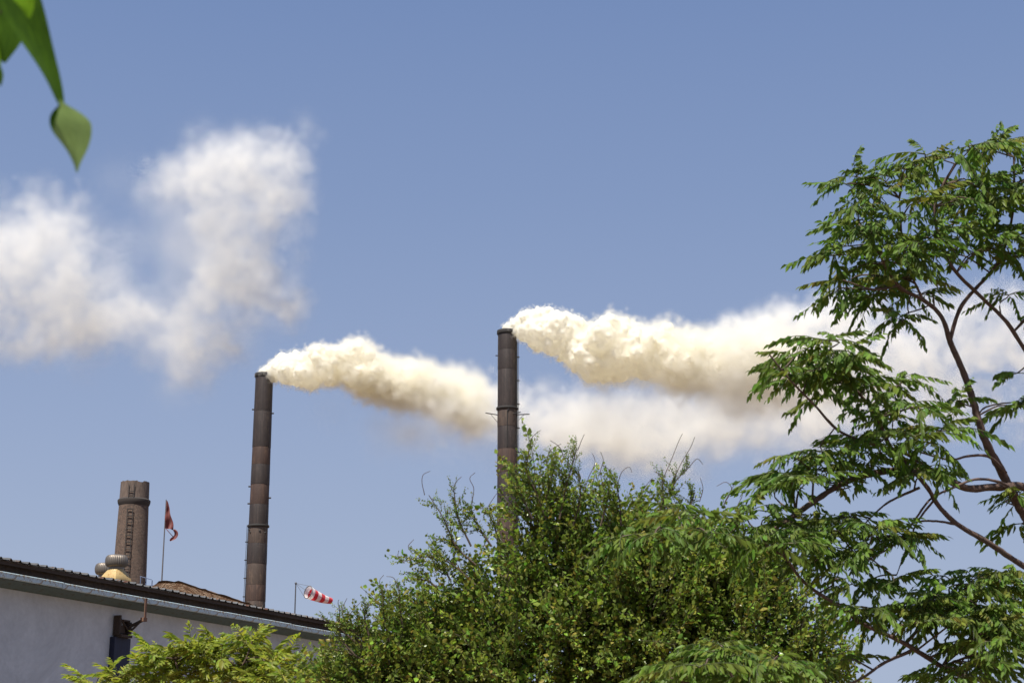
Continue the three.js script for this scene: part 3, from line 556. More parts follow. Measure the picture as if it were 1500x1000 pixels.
// ---------------------------------------------------------------- leaves
const leafMat = (name, o) => phys({ name, vertexColors: true, roughness: 1, transmission: 0.5, thickness: 0, specularIntensity: 0.25, clearcoat: 0.28, clearcoatRoughness: 0.36, ...o });
const M_neem = leafMat('green leaf'), M_young = leafMat('yellow green leaf', { transmission: 0.55, clearcoat: 0.5 }), M_small = leafMat('small bush leaf', { clearcoat: 0.6, clearcoatRoughness: 0.26, transmission: 0.42 });
const bark = std({ name: 'grey brown bark', roughness: 0.95, map: texture(256, (u, v) => { const n = fbmTile(u, v, 6, 301), f = fbmTile(u, v, 40, 302), k = tile(u * 1, v, 18, 303); return [98 + 20 * n + 20 * f - 10 * k, 79 + 17 * n + 17 * f - 8 * k, 70 + 15 * n + 15 * f - 7 * k]; }, true, 1, 3) });
const twigBark = std({ name: 'thin twig bark', color: lin(0.1, 0.07, 0.05), roughness: 0.9 });
class Leaves {
  constructor() { this.p = []; this.c = []; this.i = []; }
  // one leaflet: from p along d, its face turned to n, curling down by sag
  blade(p, d, n, len, wid, sag, fold, color) {
    const s = V(0, 0, 0).crossVectors(d, n).normalize(), up = V(0, 0, 0).crossVectors(s, d).normalize(), b = this.p.length / 3;
    const put = (t, w, f) => { const q = p.clone().addScaledVector(d, len * t).addScaledVector(s, w * wid).addScaledVector(up, f * wid); q.y -= sag * len * t * t; this.p.push(q.x, q.y, q.z); this.c.push(...color); };
    put(0, 0, 0);
    put(0.3, 0.48, fold); put(0.3, 0, 0); put(0.3, -0.44, fold);
    put(0.66, 0.4, fold * 0.8); put(0.66, 0.03, 0); put(0.66, -0.3, fold * 0.8);
    put(1, 0.12, 0);
    this.i.push(b, b + 2, b + 1, b, b + 3, b + 2, b + 1, b + 2, b + 4, b + 2, b + 5, b + 4, b + 2, b + 3, b + 5, b + 3, b + 6, b + 5, b + 4, b + 5, b + 7, b + 5, b + 6, b + 7);
  }
  // a small simple leaf of four faces
  small(p, d, n, len, wid, color) {
    const s = V(0, 0, 0).crossVectors(d, n).normalize(), up = V(0, 0, 0).crossVectors(s, d).normalize(), b = this.p.length / 3;
    const put = (t, w, f) => { const q = p.clone().addScaledVector(d, len * t).addScaledVector(s, w * wid).addScaledVector(up, f * wid); this.p.push(q.x, q.y, q.z); this.c.push(...color); };
    put(0, 0, 0); put(0.42, 0.5, 0.16); put(0.5, 0, 0); put(0.42, -0.5, 0.16); put(0.8, 0.3, 0.1); put(0.8, -0.3, 0.1); put(1, 0, -0.05);
    this.i.push(b, b + 2, b + 1, b, b + 3, b + 2, b + 1, b + 2, b + 4, b + 2, b + 3, b + 5, b + 2, b + 6, b + 4, b + 2, b + 5, b + 6);
  }
  tube(pts, r0, r1, color) {
    const sides = 4, b = this.p.length / 3;
    pts.forEach((q, k) => {
      const d = (pts[k + 1] || q).clone().sub(pts[k - 1] || q).normalize(), u = Math.abs(d.y) > 0.9 ? V(1, 0, 0) : V(0, 1, 0), s = V(0, 0, 0).crossVectors(d, u).normalize(), w = V(0, 0, 0).crossVectors(s, d), r = r0 + (r1 - r0) * k / (pts.length - 1);
      for (let i = 0; i < sides; i++) { const a = i / sides * 6.283; this.p.push(q.x + (s.x * Math.cos(a) + w.x * Math.sin(a)) * r, q.y + (s.y * Math.cos(a) + w.y * Math.sin(a)) * r, q.z + (s.z * Math.cos(a) + w.z * Math.sin(a)) * r); this.c.push(...color); }
    });
    for (let k = 0; k < pts.length - 1; k++) for (let i = 0; i < sides; i++) { const a = b + k * sides + i, c = b + k * sides + (i + 1) % sides; this.i.push(a, c, a + sides, c, c + sides, a + sides); }
  }
  build() {
    const g = new THREE.BufferGeometry();
    g.setAttribute('position', new THREE.Float32BufferAttribute(this.p, 3)); g.setAttribute('color', new THREE.Float32BufferAttribute(this.c, 3)); g.setIndex(this.i); g.computeVertexNormals();
    return g;
  }
}
const tone = (r, a, b, spread = 0.25) => { const t = r(), k = 1 - spread + 2 * spread * r(); return a.map((v, i) => (v + (b[i] - v) * t) * k); };
// a feathered leaf: its stalk along +x and arching down, leaflets in pairs
function frond(seed, o) {
  const r = random(seed), L = new Leaves(), n = o.pairs + Math.floor(r() * 3), len = o.len * (0.85 + 0.3 * r()), droop = o.droop * (0.45 + 1.1 * r()), swing = (r() - 0.5) * 0.5;
  const stem = (t) => V(len * t * (1 - 0.18 * droop * t), -len * droop * 0.75 * t * t + len * 0.06 * t, len * swing * t * t);
  const pts = []; for (let i = 0; i <= 6; i++) pts.push(stem(i / 6));
  L.tube(pts, 0.0035, 0.0015, o.stalk);
  const base = tone(r, o.a, o.b, 0.12);
  for (let k = 0; k < n; k++) {
    const t = 0.2 + 0.78 * k / (n - 0.5);
    for (const s of [-1, 1]) {
      if (r() < 0.05) continue;
      const p = stem(Math.min(1, t + 0.03 * s)), ax = stem(Math.min(1, t + 0.05)).sub(stem(t - 0.05)).normalize();
      const open = 0.95 - 0.45 * t + 0.25 * (r() - 0.5), d = ax.clone().multiplyScalar(Math.cos(open)).add(V(-ax.z * s, 0, ax.x * s).multiplyScalar(Math.sin(open)));
      d.y -= o.hang * (0.6 + 0.8 * r()); d.normalize();
      const nn = V(0.6 * gauss(r) - 0.2, 0.75, 0.6 * gauss(r) - 0.5 * s).normalize();
      L.blade(p, d, nn, o.leaf * (0.75 + 0.35 * Math.sin(3.14 * t) + 0.15 * r()), o.wide * (0.85 + 0.3 * r()), o.sag * r(), 0.12 + 0.2 * r(), base.map((v) => v * (0.8 + 0.4 * r())));
    }
  }
  const e = stem(1), ax = e.clone().sub(stem(0.9)).normalize();
  L.blade(e, ax, V(0, 1, 0.2), o.leaf * 0.8, o.wide * 0.8, o.sag, 0.2, base);
  return L.build();
}
const NEEM = { pairs: 5, len: 0.32, droop: 0.75, hang: 0.72, leaf: 0.064, wide: 0.031, sag: 0.22, a: [0.1, 0.18, 0.024], b: [0.17, 0.265, 0.032], stalk: [0.12, 0.15, 0.04] };
const LIME = { ...NEEM, a: [0.16, 0.22, 0.028], b: [0.22, 0.25, 0.034] };
const YELLOW = { pairs: 7, len: 0.34, droop: 0.42, hang: 0.35, leaf: 0.1, wide: 0.038, sag: 0.3, a: [0.24, 0.3, 0.03], b: [0.36, 0.38, 0.04], stalk: [0.22, 0.22, 0.05] };
const fronds = { neem: [...Array(12)].map((_, i) => frond(400 + i, i < 10 ? NEEM : LIME)), yellow: [...Array(10)].map((_, i) => frond(440 + i, YELLOW)) };
// a tree with feathered leaves: limbs are [radius at start, radius at end, [x, y, depth] ...]; sprays are [x, y, rx, ry, how many, depth]
function featherTree({ name, label, category, group, base, limbs, sprays, set, material, seed, perTip, keep = 300, trunkR, size = 1.0, rise = 0.35 }) {
  const r = random(seed), o = base.clone(), t = thing(name, o, label, category, group), along3 = [];
  limbs.forEach(([r0, r1, pts, isTrunk], k) => {
    const P = pts.map((p) => (p.isVector3 ? p : at(...p)).clone().sub(o));
    // small kinks so that no limb is a clean arc
    for (let i = 1; i < P.length - 1; i++) P[i].add(V(gauss(r), gauss(r), gauss(r)).multiplyScalar(0.018));
    part(isTrunk ? 'trunk' : 'branch', limb(P, r0 * (isTrunk ? 1 : 0.74), r1 * 0.74, P.length * 6, r0 > 0.04 ? 10 : 7, 0.2, seed + k), bark, t);
    const c = new THREE.CatmullRomCurve3(P);
    for (let i = 2; i <= 24; i++) along3.push(c.getPointAt(i / 24));
  });
  const spots = [], twigs = new Leaves(), m = new THREE.Matrix4(), e = new THREE.Euler();
  for (const [x, y, rx, ry, n, d] of sprays) for (let i = 0; i < n; i++) {
    const a = r() * 6.283, q = Math.sqrt(r()), depth = d + (r() - 0.5) * Math.min(1.6, (rx + ry) / 90);
    const p = at(x + Math.cos(a) * q * rx, y + Math.sin(a) * q * ry, depth).sub(o);
    let near = along3[0], best = 1e9;
    for (const s of along3) { const dd = s.distanceToSquared(p) + 0.25 * Math.max(0, s.y - p.y); if (dd < best) { best = dd; near = s; } }
    const out = p.clone().sub(near), reach = out.length();
    const mid = near.clone().lerp(p, 0.5).add(V(gauss(r) * 0.05, 0.1 * Math.min(1, reach), gauss(r) * 0.05)), mid2 = near.clone().lerp(p, 0.8).add(V(gauss(r) * 0.03, 0.06 * Math.min(1, reach), gauss(r) * 0.03));
    twigs.tube(new THREE.CatmullRomCurve3([near, mid, mid2, p]).getPoints(9), Math.min(0.014, 0.005 + 0.007 * reach), 0.004, [0.11, 0.085, 0.055]);
    const head = Math.atan2(-out.z, out.x), k = Math.round(perTip * (0.75 + 0.5 * r()));
    for (let j = 0; j < k; j++) {
      const back = j / k * 0.22, q2 = p.clone().lerp(mid2, back * 2.2);
      e.set((r() - 0.5) * 1.5, head + (j / k - 0.5) * 5.4 + 0.7 * gauss(r), rise * (0.6 + 1.2 * r()) - 1.15 * r() * r(), 'YXZ');
      m.makeRotationFromEuler(e).scale(V(1, 1, 1).multiplyScalar(size * (0.72 + 0.5 * r()))).setPosition(q2);
      const lime = r() < 0.16;
      const geo = set.length > 10 ? (lime ? set[10 + Math.floor(r() * 2)] : set[Math.floor(r() * 10)]) : set[Math.floor(r() * set.length)];
      spots.push([m.clone(), geo, q2.distanceTo(V(0, EYE, 0).sub(o))]);
    }
  }
  spots.sort((a, b) => a[2] - b[2]);
  spots.slice(0, keep).forEach(([mm, g]) => { const l = part('leaf', g, material, t); l.applyMatrix4(mm); });
  if (spots.length > keep) part('foliage', mergeGeometries(spots.slice(keep).map(([mm, g]) => g.clone().applyMatrix4(mm))), material, t, 'stuff');
  part('twigs', twigs.build(), twigBark, t, 'stuff');
  return spots.length;
}
{
  const b = at(1690, 900, 12.6).setY(0), cr = at(1590, 1010, 12.6), up = at(1545, 850, 12.6);
  const limbs = [
    [0.16, 0.06, [b, b.clone().lerp(cr, 0.5).add(V(-0.05, 0, 0.06)), cr, up, [1512, 765, 12.6]], true],
    [0.052, 0.028, [[1516, 775, 12.6], [1500, 738, 12.6], [1472, 692, 12.55], [1448, 640, 12.5], [1430, 590, 12.5], [1412, 545, 12.5], [1392, 500, 12.5]]],
    [0.026, 0.012, [[1392, 500, 12.5], [1378, 466, 12.45], [1352, 438, 12.4], [1318, 418, 12.3], [1290, 385, 12.2], [1272, 340, 12.2]]],
    [0.022, 0.01, [[1392, 502, 12.5], [1396, 478, 12.55], [1420, 440, 12.6], [1446, 405, 12.7], [1470, 366, 12.8], [1482, 300, 12.8], [1486, 230, 12.8]]],
    [0.034, 0.014, [[1585, 960, 12.7], [1592, 760, 12.9], [1560, 600, 12.9], [1500, 505, 12.8], [1468, 467, 12.7], [1432, 426, 12.6], [1404, 398, 12.5], [1380, 350, 12.5], [1372, 290, 12.5], [1400, 240, 12.5]]],
    [0.045, 0.018, [[1548, 790, 12.65], [1528, 735, 12.6], [1500, 718, 12.5], [1460, 716, 12.4], [1420, 712, 12.3], [1378, 699, 12.2], [1320, 684, 12.1], [1244, 709, 12], [1190, 737, 11.9], [1132, 772, 11.8], [1080, 786, 11.7], [1030, 785, 11.6], [970, 790, 11.6]]],
    [0.034, 0.014, [[1540, 850, 12.6], [1500, 827, 12.4], [1450, 797, 12.2], [1400, 765, 12.1], [1374, 740, 12], [1348, 714, 12], [1310, 660, 12], [1280, 600, 11.9], [1230, 545, 11.9]]],
    [0.036, 0.014, [[1600, 1060, 12.55], [1560, 1045, 12.4], [1500, 1025, 12.2], [1442, 1000, 12], [1400, 984, 11.9], [1352, 960, 11.8], [1318, 942, 11.7], [1262, 913, 11.6], [1228, 888, 11.6], [1188, 863, 11.5], [1150, 815, 11.4]]],
    [0.018, 0.008, [[1335, 953, 11.75], [1292, 973, 11.7], [1255, 992, 11.6], [1200, 1010, 11.5]]],
    [0.016, 0.007, [[1553, 870, 12.6], [1530, 840, 12.5], [1500, 841, 12.4], [1445, 858, 12.2], [1385, 881, 12], [1330, 890, 12]]],
    [0.016, 0.008, [[1492, 727, 12.5], [1474, 710, 12.4], [1434, 702, 12.2], [1396, 712, 12.1], [1362, 738, 12], [1340, 762, 11.9], [1312, 790, 11.8], [1264, 824, 11.7]]],
    [0.014, 0.006, [[1402, 768, 12.1], [1370, 766, 12], [1340, 772, 12], [1300, 787, 11.9]]],
    [0.012, 0.005, [[1368, 733, 12], [1345, 757, 12.05], [1330, 790, 12.1], [1314, 842, 12.1]]],
    [0.018, 0.008, [[1474, 692, 12.5], [1450, 670, 12.4], [1418, 661, 12.3], [1388, 672, 12.2], [1340, 660, 12.1]]],
    [0.02, 0.008, [[1378, 699, 12.2], [1330, 664, 12], [1280, 648, 11.9], [1234, 631, 11.8], [1192, 598, 11.7], [1160, 555, 11.6], [1128, 520, 11.6]]],
    [0.014, 0.006, [[1348, 714, 12], [1300, 736, 12], [1264, 770, 11.9]]],
    [0.014, 0.006, [[1352, 438, 12.4], [1330, 380, 12.4], [1320, 320, 12.4], [1318, 290, 12.4]]],
    [0.013, 0.006, [[1318, 418, 12.3], [1275, 420, 12.1], [1235, 410, 12]]],
  ];
  limbs.push([0.05, 0.016, [[1592, 760, 12.9], [1640, 620, 13.1], [1660, 480, 13.2], [1640, 330, 13.1], [1600, 220, 13]]], [0.04, 0.014, [[1590, 1000, 12.6], [1650, 860, 12.9], [1740, 760, 13.2], [1800, 640, 13.3]]], [0.03, 0.012, [[1660, 480, 13.2], [1720, 400, 13.3], [1760, 330, 13.4]]]);
  const U = 12.4, L = 11.8, n = featherTree({
    name: 'neem_tree', label: 'tall feathery green tree on the right whose bare branches fork against the sky', category: 'tree', base: b, limbs, set: fronds.neem, material: M_neem, seed: 501, perTip: 6,
    sprays: [[1560, 230, 50, 50, 10, 12.9], [1640, 290, 60, 70, 14, 13.1], [1730, 350, 60, 60, 11, 13.3], [1580, 380, 50, 60, 9, 12.9], [1680, 450, 60, 60, 9, 13.2], [1800, 620, 70, 60, 11, 13.3], [1720, 720, 60, 50, 8, 13.2], [1600, 880, 50, 50, 6, 12.8], [1480, 900, 40, 40, 5, 11.9], [1430, 985, 60, 20, 5, 11.7], [1350, 880, 50, 25, 4, 11.9], [1248, 265, 18, 10, 2, U], [1288, 260, 8, 12, 1, U], [1335, 245, 18, 8, 2, U], [1380, 225, 26, 12, 2, U], [1430, 215, 12, 8, 2, U], [1300, 300, 50, 26, 5, U], [1385, 270, 60, 32, 8, U], [1470, 215, 24, 18, 4, 12.7], [1485, 265, 28, 40, 7, 12.7], [1260, 345, 40, 30, 5, U], [1325, 350, 60, 36, 8, U], [1405, 335, 50, 36, 6, U], [1460, 330, 36, 34, 5, 12.7], [1232, 392, 26, 26, 3, U], [1285, 405, 48, 30, 5, U], [1345, 405, 40, 26, 3, U], [1285, 440, 20, 10, 2, U], [1318, 458, 10, 14, 2, U], [1225, 425, 10, 8, 1, U], [1492, 375, 14, 18, 2, 12.7], [1497, 320, 10, 30, 2, 12.6],
      [1190, 502, 34, 14, 2, L], [1165, 522, 22, 14, 2, L], [1185, 537, 44, 24, 4, L], [1215, 520, 44, 22, 3, L], [1205, 560, 50, 24, 4, L], [1265, 530, 36, 14, 2, L], [1265, 580, 48, 30, 5, L], [1310, 555, 24, 14, 1, L], [1320, 610, 44, 28, 4, L], [1375, 625, 26, 12, 2, L], [1400, 590, 10, 6, 1, 12.3], [1290, 645, 60, 24, 5, L],
      [1245, 670, 60, 22, 5, L], [1170, 685, 44, 18, 4, L], [1125, 700, 18, 8, 2, L], [1330, 690, 44, 20, 3, L], [1200, 715, 44, 14, 2, L], [1375, 655, 20, 10, 1, L],
      [1140, 772, 50, 24, 5, 11.6], [1190, 785, 56, 34, 6, 11.6], [1260, 780, 50, 34, 5, L], [1310, 795, 34, 22, 3, L], [1080, 790, 50, 22, 5, 11.6], [1005, 785, 56, 20, 5, 11.5], [935, 790, 30, 12, 2, 11.5], [1020, 745, 60, 14, 3, 11.7], [1090, 755, 40, 14, 3, 11.7], [1230, 830, 50, 20, 4, 11.6],
      [1385, 860, 42, 18, 4, 12], [1440, 850, 26, 12, 2, 12], [1440, 890, 44, 28, 5, 12], [1492, 850, 14, 36, 3, 12], [1300, 880, 50, 30, 4, L], [1345, 900, 34, 20, 2, L], [1440, 960, 50, 20, 4, 11.8], [1400, 905, 50, 30, 4, 11.9], [1470, 940, 36, 34, 5, 11.8], [1420, 930, 24, 24, 2, L], [1280, 850, 44, 18, 3, L], [1492, 750, 10, 36, 3, 12.6], [1490, 555, 8, 10, 1, 12.6], [1494, 595, 8, 16, 2, 12.6], [1478, 434, 6, 4, 1, 12.6], [1260, 905, 30, 20, 2, L], [1230, 970, 30, 20, 2, L]],
  });
}
{
  const b = at(1090, 1000, 10.8).setY(0), c = at(1085, 1010, 10.8);
  featherTree({ name: 'young_tree', label: 'young feathery green tree whose tips rise at the bottom edge before the bush', category: 'tree', base: b, set: fronds.neem, material: M_neem, seed: 521, perTip: 7, keep: 120,
    limbs: [[0.035, 0.018, [b, b.clone().lerp(c, 0.55).add(V(0.04, 0, 0.02)), c], true], [0.016, 0.007, [c, [1070, 985, 10.8], [1060, 950, 10.8]]], [0.014, 0.006, [c, [1010, 1000, 10.8], [975, 990, 10.9]]], [0.014, 0.006, [c, [1120, 985, 10.8], [1140, 960, 10.8]]]],
    sprays: [[1060, 955, 40, 10, 4, 10.8], [1120, 965, 34, 10, 3, 10.8], [985, 985, 40, 12, 4, 10.9], [1160, 985, 40, 10, 3, 10.9], [1060, 985, 90, 14, 5, 10.7]] });
}
{
  const b = at(310, 1050, 15).setY(0), c = at(315, 1060, 15);
  featherTree({ name: 'yellow_green_tree', label: 'bright yellow-green young tree in front of the grey shed wall', category: 'tree', base: b, set: fronds.yellow, material: M_young, seed: 541, perTip: 8, keep: 300, size: 0.78, rise: 0.75,
    limbs: [[0.05, 0.03, [b, b.clone().lerp(c, 0.6).add(V(0.05, 0, 0.03)), c], true], [0.024, 0.008, [c, [330, 1010, 15], [355, 970, 15], [372, 930, 15]]], [0.02, 0.008, [c, [280, 1010, 14.9], [262, 975, 14.9], [250, 950, 14.9]]], [0.018, 0.007, [c, [240, 1025, 14.9], [190, 1000, 14.9], [150, 985, 15]]], [0.018, 0.007, [c, [390, 1015, 15.1], [440, 1000, 15.1], [500, 985, 15.2]]]],
    sprays: [[372, 949, 14, 8, 2, 15], [330, 964, 34, 12, 4, 15], [395, 969, 28, 10, 3, 15], [285, 966, 34, 10, 4, 15], [245, 969, 14, 8, 2, 15], [350, 986, 60, 14, 7, 14.9], [265, 991, 44, 14, 5, 14.9], [190, 1001, 40, 10, 4, 14.9], [140, 1009, 18, 5, 2, 15], [415, 1001, 40, 14, 4, 15], [480, 1001, 34, 14, 4, 15.2], [525, 991, 24, 14, 3, 15.3], [330, 1014, 120, 10, 8, 14.8]] });
}
// ---------------------------------------------------------------- the bush: a small-leaved creeper heaped over old stems
{
  const D = 13.6, k = D / FOCAL, b = at(830, 1000, D + 0.4).setY(0), t = thing('leafy_bush', b, 'big dark green bush of small glossy leaves with wiry shoots, at the bottom centre', 'bush'), r = random(601);
  const stems = [[700, 900], [790, 760], [860, 780], [960, 820], [1080, 860], [620, 930]];
  for (const [x, y] of stems) { const e = at(x, y, D).sub(b), g = V(gauss(r) * 0.25, 0, gauss(r) * 0.2); part('trunk', limb([g, g.clone().lerp(e, 0.35).add(V(gauss(r) * 0.1, 0, gauss(r) * 0.1)), g.clone().lerp(e, 0.7).add(V(gauss(r) * 0.08, 0, gauss(r) * 0.08)), e], 0.06, 0.015, 16, 8, 0.15, x), bark, t); }
  // shoots: a bent stem set all round with small leaves; a few kinds, laid along x
  const shoot = (seed, len) => {
    const q = random(seed), L = new Leaves(), pts = [], bend = (q() - 0.5) * 0.5, lift = 0.1 + 0.3 * q();
    const stem = (s) => V(len * s, len * lift * s * s, len * bend * s * s);
    for (let i = 0; i <= 5; i++) pts.push(stem(i / 5).add(V(0, gauss(q) * 0.006, gauss(q) * 0.006)));
    L.tube(pts, 0.005, 0.0018, [0.09, 0.075, 0.04]);
    const n = Math.round(len * 78), base = tone(q, [0.14, 0.215, 0.03], [0.24, 0.285, 0.045], 0.2);
    for (let i = 0; i < n; i++) {
      const s = 0.08 + 0.92 * (i + q()) / n, p = stem(s), a = i * 2.4 + q(), d = V(0.55 + 0.6 * q(), Math.cos(a), Math.sin(a)).normalize();
      const side = V(gauss(q), gauss(q), gauss(q)).multiplyScalar(0.02); p.add(side);
      const tip = s > 0.85 ? 1.25 : 1;
      L.small(p, d, V(gauss(q) * 0.5, 1, gauss(q) * 0.5).normalize(), (0.036 + 0.03 * q() * q()) * (s > 0.9 ? 0.8 : 1), 0.026 + 0.012 * q(), base.map((v, j) => v * (0.72 + 0.55 * q()) * (j === 2 ? 1 : tip)));
    }
    return L.build();
  };
  const kinds = [...Array(14)].map((_, i) => shoot(620 + i, 0.28 + 0.03 * (i % 7)));
  const lumps = [[800, 940, 180, 130], [665, 985, 120, 80], [950, 900, 160, 140], [1090, 920, 120, 120], [545, 985, 70, 60], [690, 905, 62, 60], [818, 815, 64, 85], [900, 812, 70, 62], [985, 806, 60, 58], [1175, 965, 60, 65], [600, 930, 60, 60], [1060, 830, 70, 60], [788, 705, 22, 40], [838, 700, 20, 34], [658, 815, 20, 34], [628, 915, 34, 30], [905, 745, 18, 26]].map(([x, y, rx, ry]) => [x, y + 34, rx, ry, Math.min(rx, ry) * 1.05]);
  const m = new THREE.Matrix4(), qd = new THREE.Quaternion(), all = [];
  const place = (p, d, s) => { qd.setFromUnitVectors(V(1, 0, 0), d.normalize()).multiply(new THREE.Quaternion().setFromAxisAngle(V(1, 0, 0), (r() - 0.5) * 1.6)); m.compose(p, qd, V(s, s, s)); all.push([m.clone(), kinds[Math.floor(r() * kinds.length)]]); };
  for (const [x, y, rx, ry, rz] of lumps) {
    const n = Math.round((rx * ry) / 15) + 6;
    for (let i = 0; i < n; i++) {
      const z = r() * 2 - 1, a = r() * 6.283, w = Math.sqrt(1 - z * z), u = V(w * Math.cos(a), w * Math.sin(a), z), deep = r() < 0.3, e = deep ? 0.25 + 0.4 * r() : 0.5 + 0.37 * Math.sqrt(r());
      if (u.z > 0.6) continue;
      if (!deep && noise((x + u.x * rx) / 46, (y - u.y * ry) / 40, u.z * rz / 46) < -0.08) continue;   // hollows between the clumps
         // the far side shows to nobody
      const wob = 1 + 0.16 * noise(u.x * 2.2 + x, u.y * 2.2 + y, u.z * 2.2);
      const p = at(x + u.x * rx * e * wob, y - u.y * ry * e * wob, D + u.z * rz * k * e).sub(b);
      const d = V(u.x, u.y, -u.z).addScaledVector(V(gauss(r), gauss(r), gauss(r)), 0.45); d.y += 0.5;
      place(p, d, 0.7 + 0.5 * r());
    }
  }
  // sprays that stand clear of the mass
  const spray = (pts, count, s = 0.8) => {
    const n = Math.round(count * 1.7);
    const P = pts.map((p) => at(p[0], p[1], D - 0.3 + (p[2] || 0)).sub(b)), c = new THREE.CatmullRomCurve3(P);
    part('branch', limb(P, 0.009, 0.003, 12, 5, 0.1, n), twigBark, t);
    for (let i = 0; i < n; i++) { const f = 0.12 + 0.88 * (i + r()) / n, d = c.getTangentAt(Math.min(1, f)).addScaledVector(V(gauss(r), gauss(r) + 0.5, gauss(r)), 0.55); place(c.getPointAt(Math.min(1, f)), d, s * (0.55 + 0.3 * r()) * (1.05 - 0.5 * f)); }
  };
  spray([[700, 830], [668, 800], [650, 760], [628, 725]], 12); spray([[690, 800], [672, 760], [664, 715]], 8); spray([[700, 860], [660, 825], [630, 815], [592, 822]], 11); spray([[720, 800], [700, 770], [690, 745]], 8);
  spray([[800, 760], [785, 720], [772, 690], [776, 655]], 14); spray([[780, 760], [762, 720], [752, 692]], 8); spray([[820, 760], [828, 720], [836, 690], [845, 658]], 14); spray([[800, 730], [808, 700], [816, 672]], 8); spray([[840, 770], [850, 730], [848, 690]], 8);
  spray([[880, 770], [888, 740], [892, 716]], 8); spray([[910, 770], [908, 735], [902, 708]], 8); spray([[960, 770], [978, 735], [990, 705], [1008, 686]], 12); spray([[965, 760], [972, 725], [970, 700]], 7); spray([[930, 780], [938, 750], [940, 735]], 6); spray([[1000, 770], [1012, 740], [1018, 722]], 6);
  spray([[570, 940], [562, 900], [560, 868]], 9); spray([[590, 920], [586, 890], [584, 862]], 7); spray([[540, 950], [520, 925], [502, 920]], 8); spray([[520, 960], [500, 935], [497, 892]], 8, 0.6); spray([[530, 950], [516, 915], [512, 900]], 6); spray([[560, 985], [520, 960], [478, 950], [456, 957]], 9, 0.7); spray([[540, 930], [534, 905], [536, 890]], 6); spray([[520, 940], [490, 915], [470, 904]], 5, 0.6); spray([[640, 860], [625, 850], [612, 848]], 5); spray([[660, 850], [650, 835], [640, 832]], 5); spray([[730, 790], [722, 765], [718, 755]], 6);
  part('foliage', mergeGeometries(all.map(([mm, g]) => g.clone().applyMatrix4(mm))), M_small, t, 'stuff');
  // dry wiry tendrils
  const wires = [[[622, 725], [618, 705], [620, 695], [630, 690]], [[664, 716], [668, 706], [676, 698]], [[690, 740], [694, 715], [688, 700], [696, 692]], [[708, 755], [716, 740], [728, 722]], [[592, 824], [583, 815], [584, 806]], [[602, 808], [598, 800], [606, 790]], [[776, 656], [780, 640], [792, 630]], [[800, 680], [806, 660], [822, 650]], [[826, 670], [820, 655], [806, 645]], [[846, 660], [852, 645], [856, 636]], [[856, 720], [862, 700], [872, 676], [868, 664]], [[884, 716], [880, 690], [884, 674], [880, 662]], [[905, 708], [912, 690], [922, 684], [926, 692]], [[902, 708], [894, 690], [882, 680]], [[938, 735], [944, 715], [956, 700]], [[972, 700], [985, 670], [995, 645], [1000, 635]], [[985, 705], [1000, 675], [1012, 655], [1018, 640]], [[1008, 686], [1022, 672], [1030, 680]], [[975, 712], [966, 695], [958, 690]], [[1025, 735], [1030, 715], [1026, 700]], [[1060, 740], [1072, 715], [1064, 706], [1050, 712]], [[1062, 735], [1070, 720], [1078, 706]], [[1080, 742], [1088, 722], [1082, 712]], [[560, 868], [556, 850], [562, 842]], [[584, 862], [576, 846], [566, 844]], [[503, 905], [502, 890], [508, 876]], [[512, 900], [520, 890], [528, 882]], [[536, 890], [545, 884], [552, 872]], [[497, 892], [495, 882], [496, 878]]];
  wires.forEach((w, i) => part('tendril', limb(w.map((p) => at(p[0], p[1], D - 0.3).sub(b)), 0.0035, 0.0022, 14, 5, 0.1, i), twigBark, t));
}
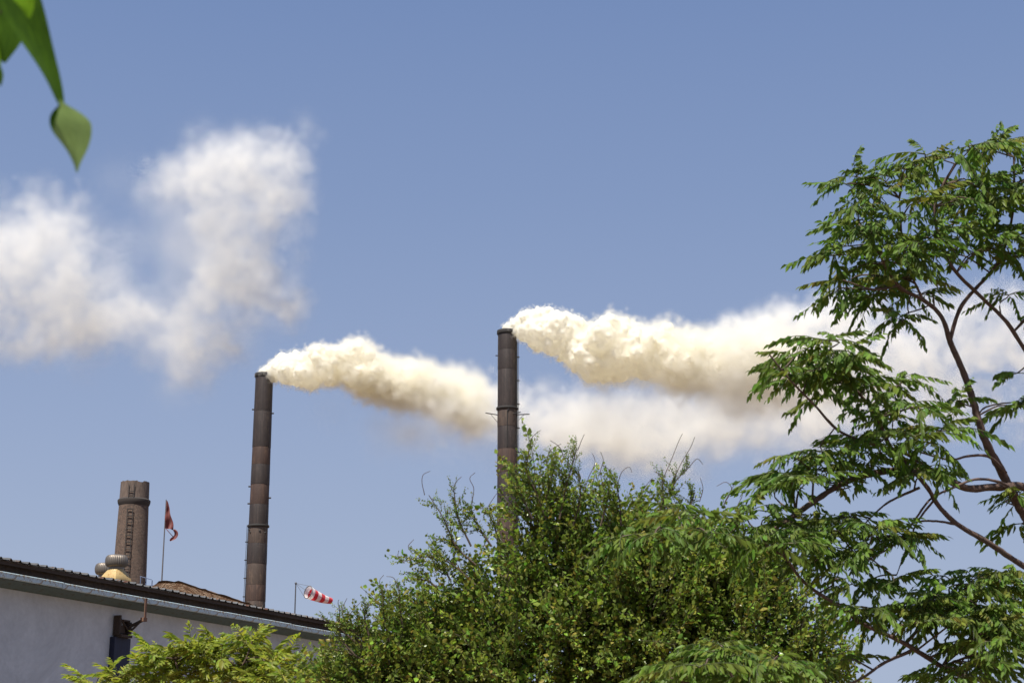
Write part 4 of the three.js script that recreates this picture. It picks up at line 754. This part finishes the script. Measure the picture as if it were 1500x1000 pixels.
// ---------------------------------------------------------------- the near leaves that hang into the top left corner
{
  const d = 2.1, o = at(-40, -60, d), t = thing('hanging_leaves', o, 'blurred green leaves hanging close by into the top left corner', 'leaves');
  const mat = (a, b) => phys({ name: 'near leaf', roughness: 1, transmission: 0.5, thickness: 0, specularIntensity: 0.2, clearcoat: 0.15, clearcoatRoughness: 0.5, map: texture(128, (u, v) => { const m = Math.abs(u - 0.5), vein = Math.max(smooth(0.05, 0.0, m), 0.6 * smooth(0.88, 1, Math.cos((v * 14 - m * 8) * 6.283 / 1.6))), n = fbmTile(u, v, 6, 701); const c = mixv(a, b, 0.5 + 0.5 * n); return [c[0] + 5 * vein, c[1] + 6 * vein, c[2] + 2 * vein]; }) });
  const deep = mat([54, 88, 14], [84, 122, 20]), pale = mat([140, 168, 92], [158, 184, 106]), bright = mat([110, 160, 20], [140, 180, 30]);
  // centre line in photo pixels with half widths and a turn of the blade
  const leaf = (pts, width, turn, m, dz = 0) => {
    const c = new THREE.CatmullRomCurve3(pts.map((p) => at(p[0], p[1], d + dz + (p[2] || 0)).sub(o))), n = 24, w = 10, pos = [], uv = [], id = [];
    for (let j = 0; j <= n; j++) {
      const f = j / n, p = c.getPointAt(f), tg = c.getTangentAt(f), a = turn(f), s = V(0, 0, 0).crossVectors(tg, V(0, 0, 1)).normalize(), u = V(0, 0, 0).crossVectors(s, tg).normalize(), h = width(f) * d / FOCAL;
      const side = s.clone().multiplyScalar(Math.cos(a)).addScaledVector(u, Math.sin(a)), up = u.clone().multiplyScalar(Math.cos(a)).addScaledVector(s, -Math.sin(a));
      for (let i = 0; i <= w; i++) { const e = i / w * 2 - 1, q = p.clone().addScaledVector(side, e * h).addScaledVector(up, Math.abs(e) * h * 0.28 + 0.05 * h * Math.sin(f * 7 + e * 2)); pos.push(q.x, q.y, q.z); uv.push(i / w, f); }
    }
    for (let j = 0; j < n; j++) for (let i = 0; i < w; i++) { const a = j * (w + 1) + i, b = a + w + 1; id.push(a, a + 1, b, b, a + 1, b + 1); }
    const g = new THREE.BufferGeometry(); g.setAttribute('position', new THREE.Float32BufferAttribute(pos, 3)); g.setAttribute('uv', new THREE.Float32BufferAttribute(uv, 2)); g.setIndex(id); g.computeVertexNormals();
    return part('leaf', g, m, t);
  };
  const lob = (a, b) => (f) => a + b * Math.sin(Math.PI * Math.min(1, Math.pow(f, 0.8)));
  leaf([[-6, -70], [20, -10], [48, 55], [75, 115], [90, 158]], (f) => 3 + 36 * Math.pow(1 - f, 0.55) * smooth(-0.05, 0.2, f) * (0.85 + 0.15 * Math.sin(f * 5)), (f) => 0.15 + 0.7 * f, deep);
  leaf([[87, 146], [100, 176], [110, 212], [112, 252]], (f) => 0.8 + 27 * smooth(-0.1, 1.05, Math.min(f / 0.42, (1 - f) / 0.58)), (f) => 0.25 + 0.3 * f, pale);
  leaf([[88, 152], [82, 175], [86, 195], [98, 218]], (f) => 1 + 15 * Math.sin(Math.PI * f), () => 0.9, deep, 0.01);
  leaf([[-70, -80], [-30, -10], [0, 45], [6, 92]], lob(2, 66), () => 0.3, deep, 0.06);
  leaf([[10, -60], [28, -20], [40, 10], [42, 26]], lob(2, 17), () => 0.1, bright, -0.05);
  leaf([[-40, 20], [-20, 50], [-6, 80], [0, 96]], lob(1, 9), () => 0, bright, -0.06);
  leaf([[-30, 80], [-14, 95], [-3, 110], [0, 126]], lob(1, 9), () => 0.4, deep, 0.05);
  part('stalk', limb([V(-0.09, 0.12, 0.03), V(-0.02, 0.05, 0.02), at(5, -70, d).sub(o), at(0, 20, d + 0.03).sub(o)], 0.004, 0.0015, 16, 6, 0.05, 3), twigBark, t);
}
renderer.render(scene, camera);
